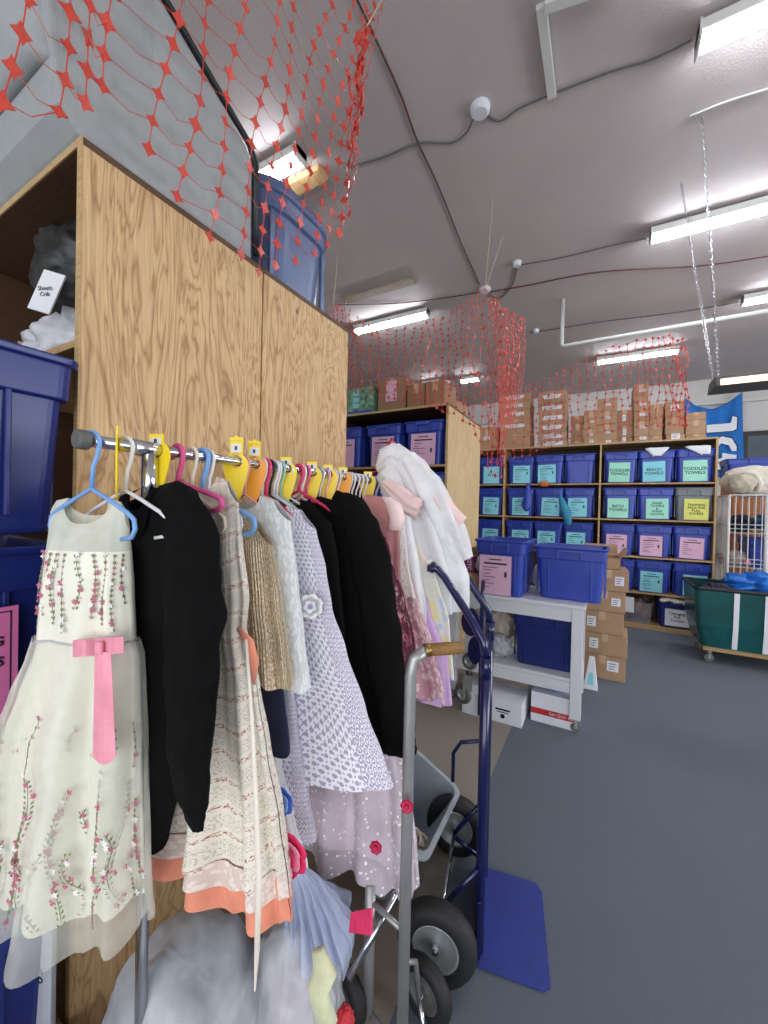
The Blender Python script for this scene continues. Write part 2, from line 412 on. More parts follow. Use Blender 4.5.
# left bay (only its last column shows beyond the pale panel), middle bay, right bay
spec = {
 ('L', 2, 0): ('teal_l', '24 24', 'blue tote labelled in teal, top row against the pale panel end'),
 ('L', 2, 1): ('teal_l', None, 'blue tote with teal sheet, second row beside the pale panel end'),
 ('L', 2, 2): ('teal_l', None, 'blue tote in third row, right behind the open cardboard box'),
 ('M', 0, 0): ('teal_l', None, 'blue tote with teal sheet and black drop mark, top row of middle bay'),
 ('M', 1, 0): ('teal_l', None, 'blue tote with teal sheet, top row, middle column of middle bay'),
 ('M', 2, 0): (None, None, 'blue tote turned to its ribbed side without a sheet, top row'),
 ('M', 0, 1): ('teal_l', None, 'blue tote with teal sheet, second row, left of hanging blue bag'),
 ('M', 1, 1): ('teal_l', None, 'blue tote with teal sheet, second row, between the two hanging blue items'),
 ('M', 2, 1): ('teal_l', None, 'blue tote with teal sheet, second row, right of hanging teal cloth'),
 ('M', 0, 2): ('teal_l', None, 'blue tote with teal sheet, third row, left column of middle bay'),
 ('M', 1, 2): ('teal_l', None, 'blue tote with teal sheet, third row, middle column of middle bay'),
 ('M', 2, 2): ('teal_l', None, 'blue tote with teal sheet, third row, just above the plain wide tote'),
 ('R', 0, 0): ('mint_l', 'TODDLER\nTOWELS', 'blue tote reading TODDLER TOWELS, left end of top row in right bay'),
 ('R', 1, 0): ('teal_l', 'BEACH\nTOWELS', 'blue tote reading BEACH TOWELS with white cloth on its rim'),
 ('R', 2, 0): ('mint_l', 'TODDLER\nTOWELS', 'blue tote reading TODDLER TOWELS at the right shelf end under white paper'),
 ('R', 0, 1): ('mint_l', 'BATH\nTOWELS', 'blue tote reading BATH TOWELS with magenta cloth on top'),
 ('R', 1, 1): ('mint_l', 'HAND\nTOWELS\n&\nWASH\nCLOTHS', 'blue tote reading HAND TOWELS and WASH CLOTHS'),
 ('R', 2, 1): ('yel_l', 'TRAINING\nPADS FOR\nPULL\nCOVERS', 'grey tote with yellow sheet at right shelf end'),
 ('R', 0, 2): ('pink_l', None, 'blue tote with pink sheet, left one of the three pink-labelled in right bay'),
 ('R', 1, 2): ('pink_l', None, 'blue tote with pink sheet, middle one of the three pink-labelled in right bay'),
 ('R', 2, 2): ('pink_l', None, 'blue tote with pink sheet, right one of three, above the green hamper'),
 ('R', 0, 3): ('teal_l', None, 'blue tote with teal sheet, partly behind the stacked cartons'),
 ('R', 1, 3): ('teal_l', None, 'blue tote with teal sheet and white tag, fourth row middle of right bay'),
 ('R', 2, 3): ('teal_l', None, 'blue tote in fourth row, partly hidden by green hamper cart'),
}
base = {'L': -2.51, 'M': -1.28, 'R': 0.0}
for (bay, k, r), (lm, txt, lab) in spec.items():
    x = bay_x(base[bay], k) + rnd.uniform(-.006, .006); y = 6.31 + rnd.uniform(-.01, .015); z = rows[r][1]
    src = tote_g0 if (bay, k, r) == ('R', 2, 1) else tote0
    t = put_tote(src, (x, y, z), rnd.uniform(-.03, .03), lab, G)
    if lm: put_label(t, .24, .26, TH * .35, -TD / 2 + .005, M[lm], txt=txt, size=.052 if txt and len(txt) < 17 else .038, dx=rnd.uniform(-.03, .03), tilt=rnd.uniform(-.03, .03), sd=k * 7 + r * 3 + ord(bay))
# bottom row of the right bay
t = thing('clear_bin', 'clear plastic bin of brown bundles on the bottom shelf', 'bin', (.42, 6.3, .06))
b = MB(); rg = [rrect(.38, .42, .03, .06), rrect(.42, .46, .03, .32), rrect(.44, .48, .03, .325), rrect(.44, .48, .03, .34), rrect(.41, .45, .03, .34), rrect(.37, .41, .03, .065)]
for q in rg:
    for p in q: p.x += .42; p.y += 6.3
b.rings(rg, True, True)
mm = mtulle('clear_bin_plastic', (205, 205, 210), .14); b.build('body', mm, t, bevel=.002)
MB().box(.3, .42, 6.045, 6.05, .2, .4).build('label_sheet', M['white_l'], t)
for i in range(5): tag(MB().blob((.3 + .06 * i, 6.2 + .04 * (i % 3), .2 + .08 * (i % 2)), (.08, .1, .12), amp=.25, seed=i, n=16, k=10, flatbot=.069).build('cloth_bundle', mplain('brown_cloth', (110, 75, 75)), smooth=True), 'dull brown rolled cloth bundle inside the clear bin', 'cloth', 'bundles in the clear bin')
t = make_tote(TW, TD, .32, M['blue2'], 'deep blue tote reading Changing Pad Covers on the bottom shelf'); t['group'] = G; place(t, (.88, 6.29, .06), 0)
put_label(t, .25, .23, .145, -TD / 2 + .008, M['white_l'], txt='Changing\nPad\nCovers', size=.045)
b = MB()
for i in range(5): b.blob((.74 + .06 * i, 6.12 + .03 * (i % 2), .41 - .01 * abs(i - 1)), (.05, .1, .035), amp=.3, seed=i + 3, n=18, k=10)
tag(b.build('patterned_cloth', mplain('speckled_cloth', (205, 200, 190), var=.5, sc_=60), smooth=True), 'white speckled cloth heaped on the Changing Pad Covers tote', 'cloth')
# cloths hanging between totes
b = MB(); rows_ = []
def drape(name, pts, m, label, cat, wid=.05, th=.02, seed=0, n=12):
    b = MB(); rings = []
    for i, (p, w) in enumerate(pts):
        p = V(p); ring = []
        for j in range(n):
            a = 2 * math.pi * j / n; g = 1 + .25 * noise.noise(V((a * 2, i * .8, seed)))
            ring.append(p + V((math.cos(a) * w * g, math.sin(a) * th * g, .0)))
        rings.append(ring)
    b.rings(rings, True, True)
    return tag(b.build(name, m, smooth=True), label, cat)
drape('hanging_bag', [((-.93, 6.02, 1.9), .02), ((-.93, 6.0, 1.84), .03), ((-.935, 6.0, 1.72), .05), ((-.95, 6.0, 1.6), .07), ((-.94, 6.0, 1.53), .05), ((-.94, 6.0, 1.5), .02)], M['blue'], 'blue cloth bag hanging between two second row totes', 'bag')
drape('hanging_cloth', [((-.5, 6.0, 1.76), .01), ((-.47, 5.99, 1.66), .04), ((-.44, 5.98, 1.55), .06), ((-.4, 5.98, 1.44), .06), ((-.38, 5.98, 1.34), .045), ((-.38, 5.99, 1.31), .02)], mplain('teal_cloth', (40, 130, 165), .5), 'teal shiny cloth hanging over the shelf edge between totes', 'cloth')
drape('orange_tag_bag', [((-.72, 6.03, 1.935), .05), ((-.72, 6.03, 1.91), .06), ((-.72, 6.03, 1.865), .05)], mplain('orange_cloth', (215, 110, 55)), 'small orange pouch hanging from the top shelf board', 'pouch')
drape('magenta_cloth', [((.09, 6.09, 1.85), .012), ((.15, 6.085, 1.855), .02), ((.26, 6.085, 1.86), .022), ((.36, 6.09, 1.85), .012)], mplain('magenta_cloth', (190, 60, 120)), 'magenta cloth lying on the BATH TOWELS tote', 'cloth', th=.05)
for (x, lab, r0) in ((.62, 'white cloth hanging over the rim of the BEACH TOWELS tote', 0), (1.03, 'white paper sheet lying over the rim of the right end tote', 1)):
    rr = []
    for i in range(8):
        v = i / 7; w = .13 * (1 - v * .7)
        rr.append([V((x + (u - .5) * 2 * w + r0 * v * .08, 6.06 - .015 * min(1, v * 2), 2.34 - (v - .2) * .11 - .03 * abs(u - .5) + .006 * math.sin(u * 9))) for u in [k / 8 for k in range(9)]])
    tag(MB().grid(rr).build('white_cloth', M['white_l'], smooth=True, solid=.004), lab, 'cloth')

# totes of the middle unit
G2 = 'totes in the plywood unit behind the gown'
for i, (px, lab) in enumerate(((423, 'blue tote with pink sheet beside the pale end panel'), (383, 'blue tote with pink sheet left of the one at the pale panel'), (345, 'blue tote with pink sheet, mostly behind the knotty panel'))):
    P = onY(px, 440, 3.34)
    t = put_tote(tote0, (P.x, 3.34 + TD / 2, 1.905), rnd.uniform(-.03, .03), lab, G2)
    put_label(t, .25, .29, TH * .37, -TD / 2 + .004, M['pink_l'], sd=i + 40, tilt=.02)
for i in range(2):
    P = onY((425, 385)[i], 480, 3.34)
    put_tote(tote0, (P.x, 3.34 + TD / 2, 1.425), 0, ('blue tote on second shelf beside the pale end panel', 'blue tote on second shelf behind the white gown')[i], G2)

# cartons
def carton(c, sz, rz=0, m='card', label='', group=None, tape=True, lab=None, name='cardboard_box', lines=None):
    t = thing(name, label, 'box', c, rz, group); Mx = RM[t]; a, b_, h = sz[0] / 2, sz[1] / 2, sz[2]
    MB().box(-a, a, -b_, b_, .0, h, M=Mx).build('carton', M[m], t, bevel=.003)
    if tape:
        MB().box(-.025, .025, -b_ - .001, b_ + .001, h - .0005, h + .0012, M=Mx).box(-.025, .025, -b_ - .0015, -b_ - .0002, h * .62, h + .001, M=Mx).build('tape', M['tape'], t)
    if lab:
        for (lx, lz, lw, lh) in lab:
            p = MB().box(lx * a - lw / 2, lx * a + lw / 2, -b_ - .003, -b_ - .0004, lz * h - lh / 2, lz * h + lh / 2, M=Mx).build('label_sheet', M['white_l'], t)
            g = MB()
            for k in range(3): g.box(lx * a - lw * .35, lx * a + lw * (.1 + .1 * k), -b_ - .0038, -b_ - .0031, lz * h - lh * .3 + k * lh * .25, lz * h - lh * .3 + k * lh * .25 + lh * .08, M=Mx)
            g.build('lettering', M['ink2'], p)
    return t
ZT = 2.452
GB = 'cartons stacked on top of the back shelves'
# (px centre, px width, list of y edges from the bottom up)
def stack(pxc, pxw, ys, Y, d, lab, labels=None, m='card', group=GB, words=None):
    z0 = ZT + .001; n = len(ys)
    for i, yt in enumerate(ys):
        a = onY(pxc - pxw / 2, yt, Y); b2 = onY(pxc + pxw / 2, yt, Y); z1 = onY(pxc, yt, Y).z
        w = b2.x - a.x; j = rnd.uniform(-.008, .008)
        pos = '' if n == 1 else (' bottom of its stack' if i == 0 else ' top of its stack' if i == n - 1 else ' %s from the bottom' % ['', 'second', 'third', 'fourth', 'fifth', 'sixth'][i])
        carton(((a.x + b2.x) / 2 + j, Y + d / 2, z0), (w, d, max(.04, z1 - z0 - .003)), rnd.uniform(-.02, .02), m, lab + (',' + pos if pos else ''), group, True, labels(i) if labels else None)
        z0 = z1
stack(487, 20, [427], 6.1, .4, 'brown carton with white sticker at left end on back shelf', lambda i: [(0, .5, .1, .06)])
stack(515, 30, [434, 419, 410, 402, 394], 6.1, .4, 'striped-label carton in the left stack behind netting', lambda i: [(0, .55, .28, .05)] if i else None)
stack(553, 28, [441, 432, 423, 413, 403, 391], 6.1, .38, 'long-label carton in the tall six-high stack', lambda i: [(0, .55, .26, .055)])
stack(577, 13, [441, 424, 416], 6.12, .34, 'narrow dark carton beside the six-high stack', None, 'card2')
stack(591, 15, [438, 429, 410], 6.1, .3, 'small leaning carton near the shelf divider', lambda i: [(.1, .4, .05, .03)])
stack(607, 20, [440, 424, 411, 398], 6.1, .35, 'carton with open flaps left of the shelf middle', lambda i: [(.1, .5, .06, .035)])
stack(624, 17, [438, 426, 410], 6.12, .35, 'reddish brown carton between two taller stacks', lambda i: [(0, .5, .04, .08)], 'card2')
stack(641, 15, [436, 421, 410, 400, 384], 6.1, .35, 'carton in the tallest narrow stack', lambda i: [(.2, .6, .07, .035)])
stack(656, 13, [436, 424, 404], 6.1, .35, 'carton right of the tallest narrow stack')
stack(675, 19, [434, 417, 401], 6.1, .38, 'square carton with white sticker in the right stack', lambda i: [(0, .6, .09, .07)] if i != 1 else None)
stack(696, 20, [434, 420, 412], 6.1, .38, 'plain carton at the right end of the back shelf')
# on the middle unit
P0, P1 = onY(348, 400, 3.36), onY(373, 400, 3.36)
t = thing('printed_box', 'colourful printed toy box on top of plywood unit', 'box', ((P0.x + P1.x) / 2, 3.5, ZT))
zt = onY(360, 388, 3.36).z
MB().box(P0.x, P1.x, 3.36, 3.62, ZT, zt).build('carton', mplain('printed_green', (110, 150, 120), var=.8, sc_=25), t, bevel=.002)
MB().box(P0.x - .002, P1.x + .002, 3.355, 3.36, ZT, ZT + .04).build('blue_band', M['blue'], t)
g = MB()
for i in range(3): g.box(P0.x + .07, P0.x + .14, 3.352, 3.3598, ZT + .07 + i * .06, ZT + .115 + i * .06)
g.build('picture_panel', M['teal_l'], t)
for (xa, xb, yt, lab, pk) in ((378, 405, 378, 'brown carton with pink sheet on top of plywood unit', 1), (407, 424, 384, 'plain carton beside the pink-sheet carton on plywood unit', 0), (425, 444, 381, 'brown carton at the right end of the plywood unit top', 0)):
    P0, P1 = onY(xa, 400, 3.38), onY(xb, 400, 3.38); zt = onY((xa + xb) / 2, yt, 3.38).z
    t = carton(((P0.x + P1.x) / 2, 3.55, ZT), (P1.x - P0.x, .34, zt - ZT), .02, 'card2', lab, 'cartons on the plywood unit')
    if pk:
        p = MB().box((P0.x + P1.x) / 2 - .06, (P0.x + P1.x) / 2 + .06, 3.374, 3.379, ZT + .1, zt - .03).build('label_sheet', M['pink_l'], t)
P0, P1 = onY(448, 400, 3.9), onY(466, 400, 3.9)
carton((-1.5, 4.05, ZT), (.34, .3, .2), -.2, 'card', 'loose-flapped carton at the back corner of plywood unit', 'cartons on the plywood unit')

# things in and on the first unit
def clothbag(name, c, rad, m, label, cat, seed, amp=.22, fb=None):
    return tag(MB().blob(c, rad, 40, 24, amp, 2.6, seed, flatbot=fb).build(name, m, smooth=True), label, cat)
P = onY(66, 262, .74)
t = thing('black_rubbish_bag', 'shiny black rubbish bag with white label on upper shelf', 'bag', (P.x, .74, 1.95))
MB().blob((-1.5, .66, 2.25), (.2, .15, .15), 60, 40, .16, 3.0, 5).build('bag', M['blackbag'], t, smooth=True)
Q = onY(49, 288, .47)
Q = onY(47, 292, .49); l = MB().cbox((Q.x, .49, Q.z), (.07, .004, .12), M3=Matrix.Rotation(.4, 3, 'Z') @ Matrix.Rotation(.3, 3, 'Y') @ Matrix.Rotation(-.12, 3, 'X')).build('label_sheet', M['white_l'], t)
MB().text('Sheets\nCrib', (Q.x, .485, Q.z), (math.cos(.4), math.sin(.4), 0), (0, 0, 1), .017).build('lettering', M['ink2'], l)
clothbag('white_plastic_bag', (-1.56, .69, 2.02), (.27, .16, .1), M['whitebag'], 'crinkled white plastic bag lying on the upper shelf', 'bag', 9, .35, 1.933)
clothbag('white_plastic_bag', (-1.75, .7, 1.985), (.17, .17, .07), mplain('pinkish_bag', (160, 130, 135), .4), 'dull pink bag at the left of the upper shelf', 'bag', 12, .3, 1.933)

# stack of totes in front of the first unit, seen from the side
def side_tote(z, m, lab, yo=0, dark=False):
    t = make_tote(.42, .62, .43, m, lab); place(t, (-1.155 - .215, .165 + yo, z), 0); return t
WD = MB()
for i in range(5): WD.box(-1.75, -1.12, -.15 + i * .128, -.03 + i * .128, .1, .13)
for i in range(3): WD.box(-1.75 + i * .275, -1.67 + i * .275, -.15, .48, 0, .1)
tag(WD.build('wooden_pallet', M['ply'], bevel=.002), 'slatted wooden pallet on the floor under the tote stack', 'pallet')
side_tote(.131, M['blue2'], 'dark blue tote at the bottom of the left stack')
side_tote(.565, M['blue2'], 'dark blue tote hidden mostly by the floral dress, in the left stack', 0)
t2 = side_tote(.998 - .035, M['blue2'], 'dark blue tote with hot pink sign, left stack', 0)
p = MB().box(-1.148, -1.143, -.02, .365, 1.0, 1.262).build('sign', M['pink_s'], t2)
MB().box(-1.1432, -1.1425, 0, .354, 1.25, 1.253).box(-1.1432, -1.1425, .351, .354, 1.01, 1.253).build('border_line', M['ink'], p)
MB().text('HANGING\nPROJECTS', (-1.1424, .342, 1.165), (0, 1, 0), (0, 0, 1), .028, align='RIGHT', space=1.6, bold=.001).build('lettering', M['ink'], p)
side_tote(1.42, M['blue2'], 'large dark blue tote topmost in the stack at left frame edge')
# flat grey card with writing
t = thing('grey_card_strip', 'grey foam strip with handwritten marks leaning at the plywood edge', 'card', (-1.2, .47, 0))
u = V((.93, .36, 0)).normalized(); P = onP(38, 980, V((-1.17, .44, 0)), V((-.36, .93, 0)))
Mx = Matrix.Translation(V((P.x, P.y, 0))) @ Matrix.Rotation(math.atan2(u.y, u.x), 4, 'Z')
MB().box(-.045, .045, -.008, .008, 0, .52, M=Mx).build('strip', mplain('grey_foam', (176, 182, 192)), t, bevel=.003)
g = MB(); g.text('N16Go', Mx @ V((0, -.0088, P.z + .05)), Mx.to_3x3() @ V((.45, 0, -.9)), Mx.to_3x3() @ V((.9, 0, .45)), .032); g.build('lettering', M['ink'], t)

# upholstered grey piece on top of the first unit
t = thing('grey_padded_panel', 'big grey padded upholstered block with black piping on top of shelving', 'cushion', (-1.55, .8, ZT))
b = MB(); prof = [(.42, 3.16), (.69, 3.035), (.95, 2.905), (1.035, 2.86), (1.062, 2.81), (1.066, 2.45), (.5, 2.45), (.45, 2.5), (.42, 2.7)]
rings = []
xs = [-1.205, -1.35, -1.6, -1.95]
for x in xs:
    rings.append([V((x, y, z)) for y, z in prof])
b.rings(rings, True, True); b.build('block', M['greyfab'], t, bevel=.012, seg=3)
g = MB()
for off, r in ((0, .012), (.03, .008)):
    g.tube([V((-1.2 - off * 1.4, y, z + .006 + off * .4)) for y, z in ((.42, 3.165), (.69, 3.04), (.95, 2.91), (1.04, 2.865), (1.07, 2.81), (1.078, 2.47))], r, 8)
g.build('piping', M['black'], t, smooth=True)
b = MB(); rg = []
for i in range(40):
    f = i / 39; z = 2.6 + f * .6; front = []; back = []
    for k in range(31):
        u = k / 30; x = -1.215 - .74 * u
        edge = min(1, u * 6, f * 7 + .1, (1 - f) * 6 + .1) ** .5
        front.append(V((x, .44 - .07 * edge - .007 * math.sin(z * 58 + 1.5 * math.sin(u * 7)) * edge, z))); back.append(V((x, .446, z)))
    rg.append(front + back[::-1])
b.rings(rg, True, True); b.build('front_cover', M['greyfab'], t, smooth=True)

# domed navy tote on top of the first unit
t = thing('lidded_tote', 'greyish navy tote with rounded lid on top of shelving', 'tote', (-1.42, 1.36, ZT))
b = MB(); Mx = Matrix.Translation(V((-1.43, 1.37, ZT)))
b.rings([[Mx @ p for p in rrect(.42 * f, .5 * f, .17 * f, z, 10)] for f, z in ((.86, 0), (.9, .1), (.97, .3), (1.04, .31), (1.06, .37))], True, True)
b.build('body', M['navyp'], t, bevel=.004)
b = MB(); b.rings([[Mx @ p for p in rrect(.44 * f, .52 * f, .18 * f, z, 10)] for f, z in ((1.05, .372), (1.05, .4), (.98, .435), (.82, .465), (.5, .485), (.1, .49))], True, True)
b.build('lid', M['navyp'], t, smooth=True)
b = MB()
for y in (1.2, 1.54): MB().box(-1.252, -1.236, y - .012, y + .012, ZT + .02, ZT + .3).build('rib', M['navyp'], t, bevel=.003)
MB().box(-1.245, -1.23, 1.3, 1.46, ZT + .25, ZT + .29).build('handle', M['black'], t, bevel=.003)
# ---------------------------------------------------------------- cloth materials
def uvmat(name):
    t = NT(name); t.u = t.tc.outputs['UV']; return t
def m_tweed():
    t = uvmat('printed_row_cloth'); x, y, _ = t.sep(t.u)
    wob = t.math('MULTIPLY_ADD', t.noise(t.u, 5, 2), .07, y)
    row = t.math('PINGPONG', t.math('MULTIPLY', wob, 34), 1.0)
    n1 = t.noise(t.mapv(t.u, (260, 330, 1)), 1, 2, .7); n2 = t.noise(t.mapv(t.u, (150, 260, 1), loc=(5, 3, 0)), 1, 2, .7)
    a = t.math('MULTIPLY', t.math('GREATER_THAN', n1, .55), t.math('GREATER_THAN', row, .45))
    b = t.math('MULTIPLY', t.math('GREATER_THAN', n2, .53), t.math('LESS_THAN', row, .17))
    c = t.mix(t.math('MULTIPLY', a, .5), lin((238, 231, 216)), lin((110, 104, 98)))
    c = t.mix(t.math('MULTIPLY', b, .9), c, lin((166, 78, 62)))
    t.set(Base_Color=c, Roughness=.9); t.bump(t.math('ADD', n1, t.math('MULTIPLY', t.noise(t.mapv(t.u, (6, 1.5, 1)), 3, 2), 6)), .6, .004); return t.m
def m_lace(name, base, hole, sc_=1.0, alpha=False):
    t = uvmat(name); x, y, _ = t.sep(t.u)
    u = t.mapv(t.u, (sc_, sc_, 1))
    r = t.math('PINGPONG', t.math('MULTIPLY', t.vor(u, 38, rand=.15), 3.2), .5)
    g = t.n('TexWave', {'Vector': t.mapv(t.u, (sc_, sc_, 1), (0, 0, R(45))), 'Scale': 14.0}).outputs[1]
    g2 = t.n('TexWave', {'Vector': t.mapv(t.u, (sc_, sc_, 1), (0, 0, R(-45))), 'Scale': 14.0}).outputs[1]
    dm = t.math('MULTIPLY', g, g2)
    band = t.math('GREATER_THAN', t.math('PINGPONG', t.math('MULTIPLY', x, 8), 1), .5)
    low = t.math('LESS_THAN', y, .93)
    sel = t.math('MULTIPLY', band, t.math('SUBTRACT', 1.0, low))
    st = t.vor(t.mapv(t.u, (sc_ * 1.2, sc_ * .9, 1)), 75, rand=0.0)
    f1 = t.math('GREATER_THAN', r, .27); f2 = t.math('LESS_THAN', dm, .42); 
    h = t.n('Mix', {0: band, 2: f1, 3: f2}).outputs[0]
    h = t.math('MULTIPLY', h, t.math('GREATER_THAN', st, .22))
    t.set(Base_Color=t.mix(t.math('MULTIPLY', h, .95), lin(hole), lin(base)), Roughness=.9); t.bump(h, .5, .003)
    return t.m
def m_lace2(name, base, hole, s=60):
    t = uvmat(name); f = t.vor(t.u, s, rand=.9); g = t.noise(t.u, s * 2.5, 2)
    h = t.math('GREATER_THAN', t.math('ADD', f, t.math('MULTIPLY', g, .3)), .64)
    t.set(Base_Color=t.mix(h, lin(base), lin(hole)), Roughness=.9); t.bump(f, .5, .002); return t.m
def m_gold():
    t = uvmat('gold_sequins'); x, y, _ = t.sep(t.u)
    f = t.noise(t.mapv(t.u, (220, 130, 1)), 1, 2, .7)
    t.set(Base_Color=t.ramp(f, [(.3, lin((150, 122, 92))), (.5, lin((214, 190, 152))), (.66, lin((255, 246, 226)))]), Metallic=.25, Roughness=.3)
    t.bump(t.math('ADD', f, t.n('TexWave', {'Vector': t.u, 'Scale': 22.0, 'Distortion': 1.0}).outputs[1]), .9, .004); return t.m
def m_floral(name, base, cols, s=12, thr=.35, sat=.9):
    t = uvmat(name); n = t.noise(t.u, s * 3, 2); uu = t.n('MixRGB', {0: .06, 1: t.u, 2: t.n('TexNoise', {'Vector': t.u, 'Scale': s * 2.0}).outputs[1]}).outputs[0]
    v = t.n('TexVoronoi', {'Vector': uu, 'Scale': float(s), 'Randomness': 1.0}); d, c = v.outputs[0], v.outputs[1]
    r = t.sep(c)[0]
    st = [(i / len(cols), lin(q)) for i, q in enumerate(cols)]
    col = t.ramp(r, st, 'CONSTANT')
    petal = t.math('PINGPONG', t.math('MULTIPLY', d, 7), .5)
    col = t.mix(t.math('MULTIPLY', petal, .8), col, lin(base))
    t.set(Base_Color=t.mix(t.math('LESS_THAN', d, thr), lin(base), col), Roughness=.85); t.bump(n, .3, .002); return t.m
M['tweed'] = m_tweed()
M['lav'] = m_lace('lavender_crochet_lace', (244, 242, 250), (172, 166, 188), 1.3)
M['wlace'] = m_lace2('white_lace', (236, 238, 238), (214, 219, 219), 55)
M['place'] = m_lace2('pink_lace', (228, 196, 200), (196, 150, 160), 50)
M['creamlace'] = m_lace2('cream_lace', (236, 222, 212), (220, 200, 190), 90)
M['gold'] = m_gold()
M['coral'] = mfabric('coral_cloth', (232, 146, 118), sheen=.2)
M['mauve'] = mfabric('dusty_pink_velour', (186, 128, 128), sheen=.5, var=.2)
M['ivory'] = mfabric('ivory_satin', (236, 235, 218), var=.06, rough=.5, sheen=.1)
M['wsat'] = mfabric('white_satin', (226, 226, 228), var=.07, rough=.5)
M['palepink'] = mfabric('pale_pink_satin', (240, 210, 208), var=.1, rough=.55)
M['pinkrib'] = mfabric('pink_satin_ribbon', (234, 150, 168), var=.14, rough=.35)
M['t_ivory'] = mtulle('ivory_tulle', (240, 240, 228), .36)
M['t_sheer'] = mtulle('sheer_ivory_net', (232, 234, 220), .6)
M['t_pink'] = mtulle('pink_dotted_tulle', (236, 222, 232), .5, spark=True)
M['t_blue'] = mtulle('pale_blue_tulle', (206, 216, 242), .5)
M['t_white'] = mtulle('white_tulle', (240, 240, 242), .75)
M['t_grey'] = mtulle('silver_tulle', (205, 205, 215), .6)
M['rose'] = m_floral('rose_print', (238, 236, 240), [(226, 40, 90), (70, 110, 200), (238, 236, 240), (240, 110, 150)], 9, .55)
M['burg'] = m_floral('burgundy_floral', (92, 45, 62), [(150, 40, 70), (190, 110, 130), (110, 50, 70), (215, 160, 165)], 38, .5)
M['tiny'] = m_floral('small_flower_print', (232, 228, 222), [(190, 120, 110), (150, 140, 90), (120, 110, 110), (232, 228, 222)], 60, .35)
M['pastel'] = m_floral('pastel_print', (232, 232, 220), [(240, 190, 200), (236, 228, 150), (180, 205, 235), (232, 232, 220)], 22, .5)
M['lilac'] = mfabric('lilac_satin', (216, 180, 226), var=.12, rough=.5)
def leafmat(n, c): return mplain(n, c, .7, var=.15)
M['leaf'] = leafmat('leaf_thread', (118, 132, 92)); M['petal'] = leafmat('rose_thread', (190, 108, 132)); M['petalw'] = leafmat('white_thread', (240, 240, 236))

RX, RZ = -.85, 1.615      # the rail

# ---------------------------------------------------------------- garments as closed lofts
class Garment:
    """rows: (z, left, right, thickness); cross sections in the plane through C along u"""
    def __init__(s, C, ang, rows, folds=9, amp=.25, seed=0, neck=None, hem=.006, top=None, bot=None):
        s.C = V((C[0], C[1], 0)); s.u = V((math.cos(ang), math.sin(ang), 0)); s.w = V((-math.sin(ang), math.cos(ang), 0))
        s.rows = sorted(rows, key=lambda r: r[0]); s.folds = folds; s.amp = amp; s.seed = seed; s.neck = neck; s.hem = hem
        s.z0 = s.rows[0][0] if bot is None else bot; s.z1 = s.rows[-1][0] if top is None else top
    def at(s, z):
        r = s.rows
        if z <= r[0][0]: return r[0][1:]
        for a, b in zip(r[:-1], r[1:]):
            if z <= b[0]:
                f = (z - a[0]) / max(1e-6, b[0] - a[0]); f = f * f * (3 - 2 * f) * .5 + f * .5
                return tuple(a[i] + (b[i] - a[i]) * f for i in (1, 2, 3))
        return r[-1][1:]
    def pt(s, th, z, off=0):
        L, Rr, t = s.at(z); c = (L + Rr) / 2; w = (Rr - L) / 2
        k = max(0, min(1, (s.z1 - z) / max(.05, s.z1 - s.z0)))
        fo = s.amp * (k ** .7) * (math.sin(s.folds * th + s.seed) + .5 * math.sin(s.folds * 1.7 * th + s.seed * 2.3 + 3 * k) + .6 * noise.noise(V((math.cos(th) * 3, math.sin(th) * 3 + s.seed, z * 4))))
        cx = math.cos(th); sy = math.sin(th)
        ex = (abs(cx) ** .85) * (1 if cx >= 0 else -1)
        return s.C + s.u * (c + (w + off) * ex * (1 + .05 * fo)) + s.w * ((t + off) * sy * (1 + fo) + t * .5 * fo * (1 if sy > 0 else -1) * abs(sy) ** .5) + V((0, 0, z))
    def ztop(s, th):
        if not s.neck: return s.z1
        nk, dF, dB, slope, tip, arm = s.neck       # neck half width, drops, shoulder slope, tip fraction, armhole depth
        a = abs(math.cos(th)); d = dF if math.sin(th) < 0 else dB
        if a < nk: return s.z1 - d * math.sqrt(max(0, 1 - (a / nk) ** 2))
        if a < tip: return s.z1 - slope * (a - nk) / (tip - nk)
        f = (a - tip) / (1 - tip); return s.z1 - slope - (arm) * (f ** .45)
    tilt = 0
    def zbot(s, th): return s.z0 + s.tilt * math.cos(th) + s.tilt * .4 * math.sin(th) + s.hem * (math.sin(s.folds * th + s.seed + 1) + .7 * math.sin(2.6 * th + s.seed * 3))
    def mesh(s, nth=128, nz=44, a=None, b=None, off=0, mat=0, mb=None):
        mb = mb or MB(); rows = []; uv = []
        for i in range(nz + 1):
            f = i / nz; r = []; q = []
            for j in range(nth + 1):
                th = 2 * math.pi * j / nth + .001
                zt = s.ztop(th) if b is None else b; zb = s.zbot(th) if a is None else a
                z = zt + (zb - zt) * f
                r.append(s.pt(th, z, off)); q.append((j / nth * 1.3, z))
            rows.append(r); uv.append(q)
        return mb.grid(rows, mat, uv)
def pxrows(C, ang, lst, th):
    """(px left or None, px right, py, thickness factor) read on the garment's own plane"""
    n = V((-math.sin(ang), math.cos(ang), 0)); u = V((math.cos(ang), math.sin(ang), 0)); P = V((C[0], C[1], 0)); out = []
    for l, r, y, k in lst:
        q = onP(r, y, P, n); sr = (q - P).dot(u); sl = -sr if l is None else (onP(l, y, P, n) - P).dot(u)
        out.append((q.z, sl, sr, th * k))
    return out
